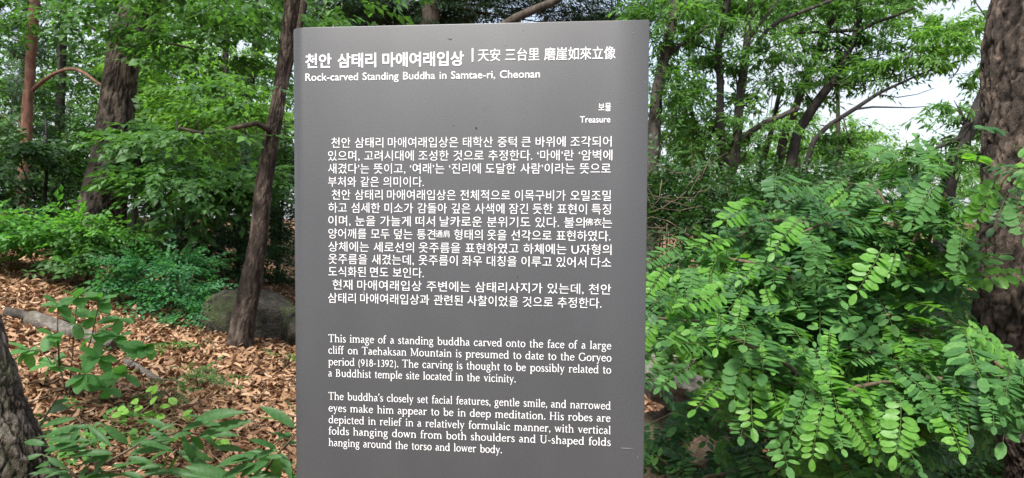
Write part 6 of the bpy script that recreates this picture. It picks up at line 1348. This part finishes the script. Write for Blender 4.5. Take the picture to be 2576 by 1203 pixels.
locust('shaded locust shoots hanging over the earth bank beside the sign', (1850, 4.0),
       [[(1900, 1230, 3.4), (1850, 1080, 3.4), (1760, 1030, 3.5), (1660, 1040, 3.6), (1610, 1080, 3.6)],
        [(1950, 1240, 3.3), (1950, 1100, 3.3), (1880, 1040, 3.3), (1830, 1000, 3.4)],
        [(1760, 1240, 3.4), (1700, 1180, 3.4), (1640, 1140, 3.4)],
        [(1680, 960, 3.7), (1640, 900, 3.8), (1620, 880, 3.8)],
        [(2000, 1240, 3.2), (2050, 1150, 3.2), (2120, 1120, 3.2), (2200, 1130, 3.2)],
        [(1700, 1240, 3.3), (1800, 1190, 3.2), (1900, 1180, 3.1), (1990, 1190, 3.1)]],
       [(1838, 1100, 1815, 1180, 3.1, 3, 'locust')],
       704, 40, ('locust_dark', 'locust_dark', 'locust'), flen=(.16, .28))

# ------------------------------------------------------------------ round-leaved sapling and serrated sprays on the left
def c2(x, y): return x / 2, y / 2 + 601.5
OBO_M = mesh_from('leaf', *L_OBO, M['sapling'], True)
def put_leaf(o, b, me, p0, p1, wid, nrm):
    D = np.asarray(p1) - np.asarray(p0); s = float(np.linalg.norm(D))
    R = frames(np.array([D]), np.array([nrm]))[0]
    q = link('leaf', me, o)
    R = R * np.array([1.0, wid, 1.0])[None, :]
    set_mat(q, R, np.asarray(p0) - b, s)
def sapling():
    d = 4.5; rr = np.random.default_rng(9)
    b = base_at(c2(345, 760)[0], d)
    o = thing('sapling', 'round-leaved oak sapling standing in the litter in front of the whitish log', 'sapling', b)
    hubs = {(390, 300): [(340, 255), (425, 262), (445, 300), (350, 300)], (500, 310): [(470, 290), (550, 305), (540, 345), (560, 375)], (290, 330): [(200, 320), (265, 300), (330, 345), (350, 372)],
            (270, 480): [(215, 500), (240, 465), (330, 470)], (140, 560): [(85, 525), (110, 600), (190, 555), (160, 625), (95, 560)], (260, 630): [(230, 690), (215, 600), (300, 590), (320, 650), (200, 640)],
            (380, 425): [(350, 395), (400, 440)], (590, 490): [(630, 475), (620, 510), (540, 470), (550, 495)], (480, 480): [(450, 470), (510, 500)], (500, 595): [(450, 560), (545, 550), (560, 600), (540, 640), (460, 590), (470, 640)],
            (740, 540): [(700, 520), (800, 520), (760, 570), (700, 570), (770, 505), (690, 560)], (620, 680): [(680, 650), (640, 690), (600, 640)], (535, 750): [(535, 810), (590, 770), (560, 700), (480, 745), (500, 690)],
            (430, 680): [(390, 700), (370, 650), (470, 690), (410, 720), (440, 640)], (470, 395): [(455, 420), (480, 380)], (600, 400): [(570, 395), (630, 405)]}
    root = np.array([0, 0, 0.0])
    mains = [[(345, 770), (360, 620), (372, 480), (388, 300)], [(345, 770), (420, 620), (480, 440), (500, 310)], [(345, 770), (300, 640), (270, 560), (140, 560)],
             [(345, 770), (480, 720), (560, 690), (620, 680)], [(420, 600), (560, 540), (740, 540)], [(300, 640), (290, 520), (290, 330)]]
    def pt(x, y, dd=0): 
        X, Y = c2(x, y); return at(X, Y, d + dd)
    nodes = []
    for k, m in enumerate(mains):
        P = np.array([pt(x, y, .1 * math.sin(k * 2 + i) if i else 0) for i, (x, y) in enumerate(m)])
        if k < 4: P[0] = b
        tube_obj('stem', P, np.linspace(.006, .003, len(P)), M['twig'], o, b, 6, 0, k)
        nodes += list(P[1:]); nodes += [(P[i] + P[i + 1]) / 2 for i in range(1, len(P) - 1)]
    nodes = np.array(nodes)
    for (hx, hy), tips in hubs.items():
        h = pt(hx, hy, rr.normal(0, .12))
        i = int(np.argmin(np.linalg.norm(nodes - h, axis=1)))
        if np.linalg.norm(nodes[i] - h) > .02:
            tube_obj('twig', [nodes[i], (nodes[i] + h) / 2 + [0, 0, .01], h], [.003, .0025, .002], M['twig'], o, b, 5, 0, 1)
        hd = -(W.T @ (h - CAM))[2]
        for tx, ty in tips + [(hx + rr.normal(0, 50), hy + rr.normal(0, 30)) for _ in range(3)]:
            X, Y = c2(tx + (tx - hx) * .35, ty + (ty - hy) * .35); e = at(X, Y, hd + rr.normal(-.02, .05))
            D = e - h; L = np.linalg.norm(D)
            e = h + D / L * rr.uniform(.09, .125) + np.array([0, -.02, 0])
            put_leaf(o, b, OBO_M, h, e, rr.uniform(.9, 1.2), [rr.normal(0, .3), -.38 + rr.normal(0, .2), 1])
sapling()
def seedling():
    rr = np.random.default_rng(19); d = 3.9
    b = base_at(340, 3.95); o = thing('seedling', 'pale yellow-green round-leaved seedling below the sapling', 'plant', b)
    me = mesh_from('leaf', *L_OBO, M['young'], True)
    for k, (x, y) in enumerate([(690, 830), (720, 850), (635, 860), (850, 800), (770, 760), (790, 790), (610, 870), (970, 860), (940, 880), (760, 780), (745, 870), (800, 850), (560, 900), (830, 900), (1080, 1020), (1110, 1010), (1060, 1000), (880, 1000)]):
        X, Y = c2(x, y); p = at(X, Y, d); dd = rr.normal(0, 1, 3) * [1, .3, .4]; dd = unit(dd) * .055
        put_leaf(o, b, me, p, p + dd, 1.3, [rr.normal(0, .3), -.7, 1])
        q = p.copy(); q[2] = float(gz(p[0], p[1])); q += [rr.normal(0, .03), .1, 0]
        tube_obj('stem', [q, p], [.002, .0015], M['rachis'], o, b, 4, 0, k)
seedling()
CH_M = mesh_from('leaf', *L_LANCE_H, M['chest_near'], True)
def serrated(label, root, stems, leaves, d, seed):
    rr = np.random.default_rng(seed)
    b = base_at(root[0], root[1])
    o = thing('oak_shoot', label, 'branch', b)
    for k, st in enumerate(stems):
        P = np.array([at(*c2(x, y), dd) for x, y, dd in st])
        if k == 0: P = np.concatenate([[b], P])
        tube_obj('stem', P, np.linspace(.006, .0022, len(P)), M['twig'], o, b, 6, 0, k)
    more = []
    if len(leaves) > 10:
        for (x0, y0, x1, y1) in leaves:
            a, c = rr.normal(0, 70), rr.normal(45, 45); more.append((x0 + a, y0 + c, x1 + a + rr.normal(0, 40), y1 + c + rr.normal(0, 30)))
    for (x0, y0, x1, y1) in leaves + more:
        dd = d + rr.normal(0, .05)
        p0 = at(*c2(x0, y0), dd); p1 = at(*c2(x1, y1), dd + rr.normal(-.01, .03))
        put_leaf(o, b, CH_M, p0, p1, rr.uniform(.62, .9) * (1.35 if abs(x1 - x0) < 120 else 1), [rr.normal(0, .3), -.6 + rr.normal(0, .3), .9])
serrated('toothed long-leaved shoot along the bottom edge left of the sign', (200, 2.9),
         [[(380, 1230, 2.7), (520, 1130, 2.65), (700, 1030, 2.6), (850, 950, 2.6), (912, 900, 2.6)], [(700, 1030, 2.6), (800, 990, 2.6), (950, 970, 2.6), (1030, 985, 2.6)], [(400, 1210, 2.7), (300, 1120, 2.7), (200, 1080, 2.75)],
          [(520, 1130, 2.65), (640, 1150, 2.6), (820, 1160, 2.6)]],
         [(975, 918, 1205, 845), (1010, 985, 1190, 968), (840, 955, 725, 888), (915, 965, 1035, 905), (960, 990, 1035, 1070), (915, 985, 955, 1070), (890, 1072, 1075, 1098), (915, 1092, 1100, 1172),
          (845, 1068, 700, 1128), (905, 1088, 830, 1172), (645, 1030, 518, 930), (655, 1035, 835, 1000), (510, 1008, 370, 1042), (390, 1032, 185, 1062), (380, 905, 190, 930), (345, 975, 435, 925),
          (570, 1080, 345, 1068), (560, 1085, 455, 1165), (700, 1020, 850, 1040), (720, 1180, 860, 1160), (300, 1120, 160, 1140), (240, 1100, 330, 1150), (210, 1085, 100, 1110), (430, 1190, 560, 1200),
          (600, 1180, 740, 1195), (820, 1165, 1000, 1185), (900, 1180, 1080, 1200), (900, 905, 1000, 870), (880, 930, 790, 960), (1015, 985, 1100, 1040), (640, 1150, 560, 1130), (350, 1170, 220, 1185), (180, 1000, 300, 985), (250, 1010, 420, 990)], 2.62, 1)
serrated('toothed leafy shoot touching the lower left edge of the sign', (700, 3.0),
         [[(1280, 1200, 2.5), (1370, 1110, 2.4), (1466, 1010, 2.3), (1500, 970, 2.25)], [(1280, 1200, 2.5), (1200, 1160, 2.45), (1090, 1140, 2.45)]],
         [(1470, 930, 1318, 868), (1470, 985, 1370, 1000), (1375, 1052, 1268, 995), (1320, 1070, 1170, 1100), (1250, 1090, 1060, 1128), (1285, 1130, 1100, 1182), (1400, 1060, 1240, 1105), (1410, 1075, 1470, 1190),
          (1400, 1080, 1390, 1200), (1350, 1120, 1180, 1190), (1420, 1040, 1500, 1010), (1460, 1010, 1380, 960), (1300, 1170, 1420, 1215), (1240, 1150, 1080, 1215), (1340, 1130, 1250, 1210), (1480, 860, 1440, 800)], 2.42, 2)
serrated('thin upright shoot beside the close left trunk', (110, 3.3),
         [[(170, 960, 3.1), (230, 870, 3.1), (300, 780, 3.1)]],
         [(235, 870, 310, 830), (210, 900, 165, 865), (260, 840, 330, 800), (195, 925, 250, 900), (180, 950, 110, 990), (200, 980, 330, 960), (130, 1010, 240, 1030)], 3.1, 3)
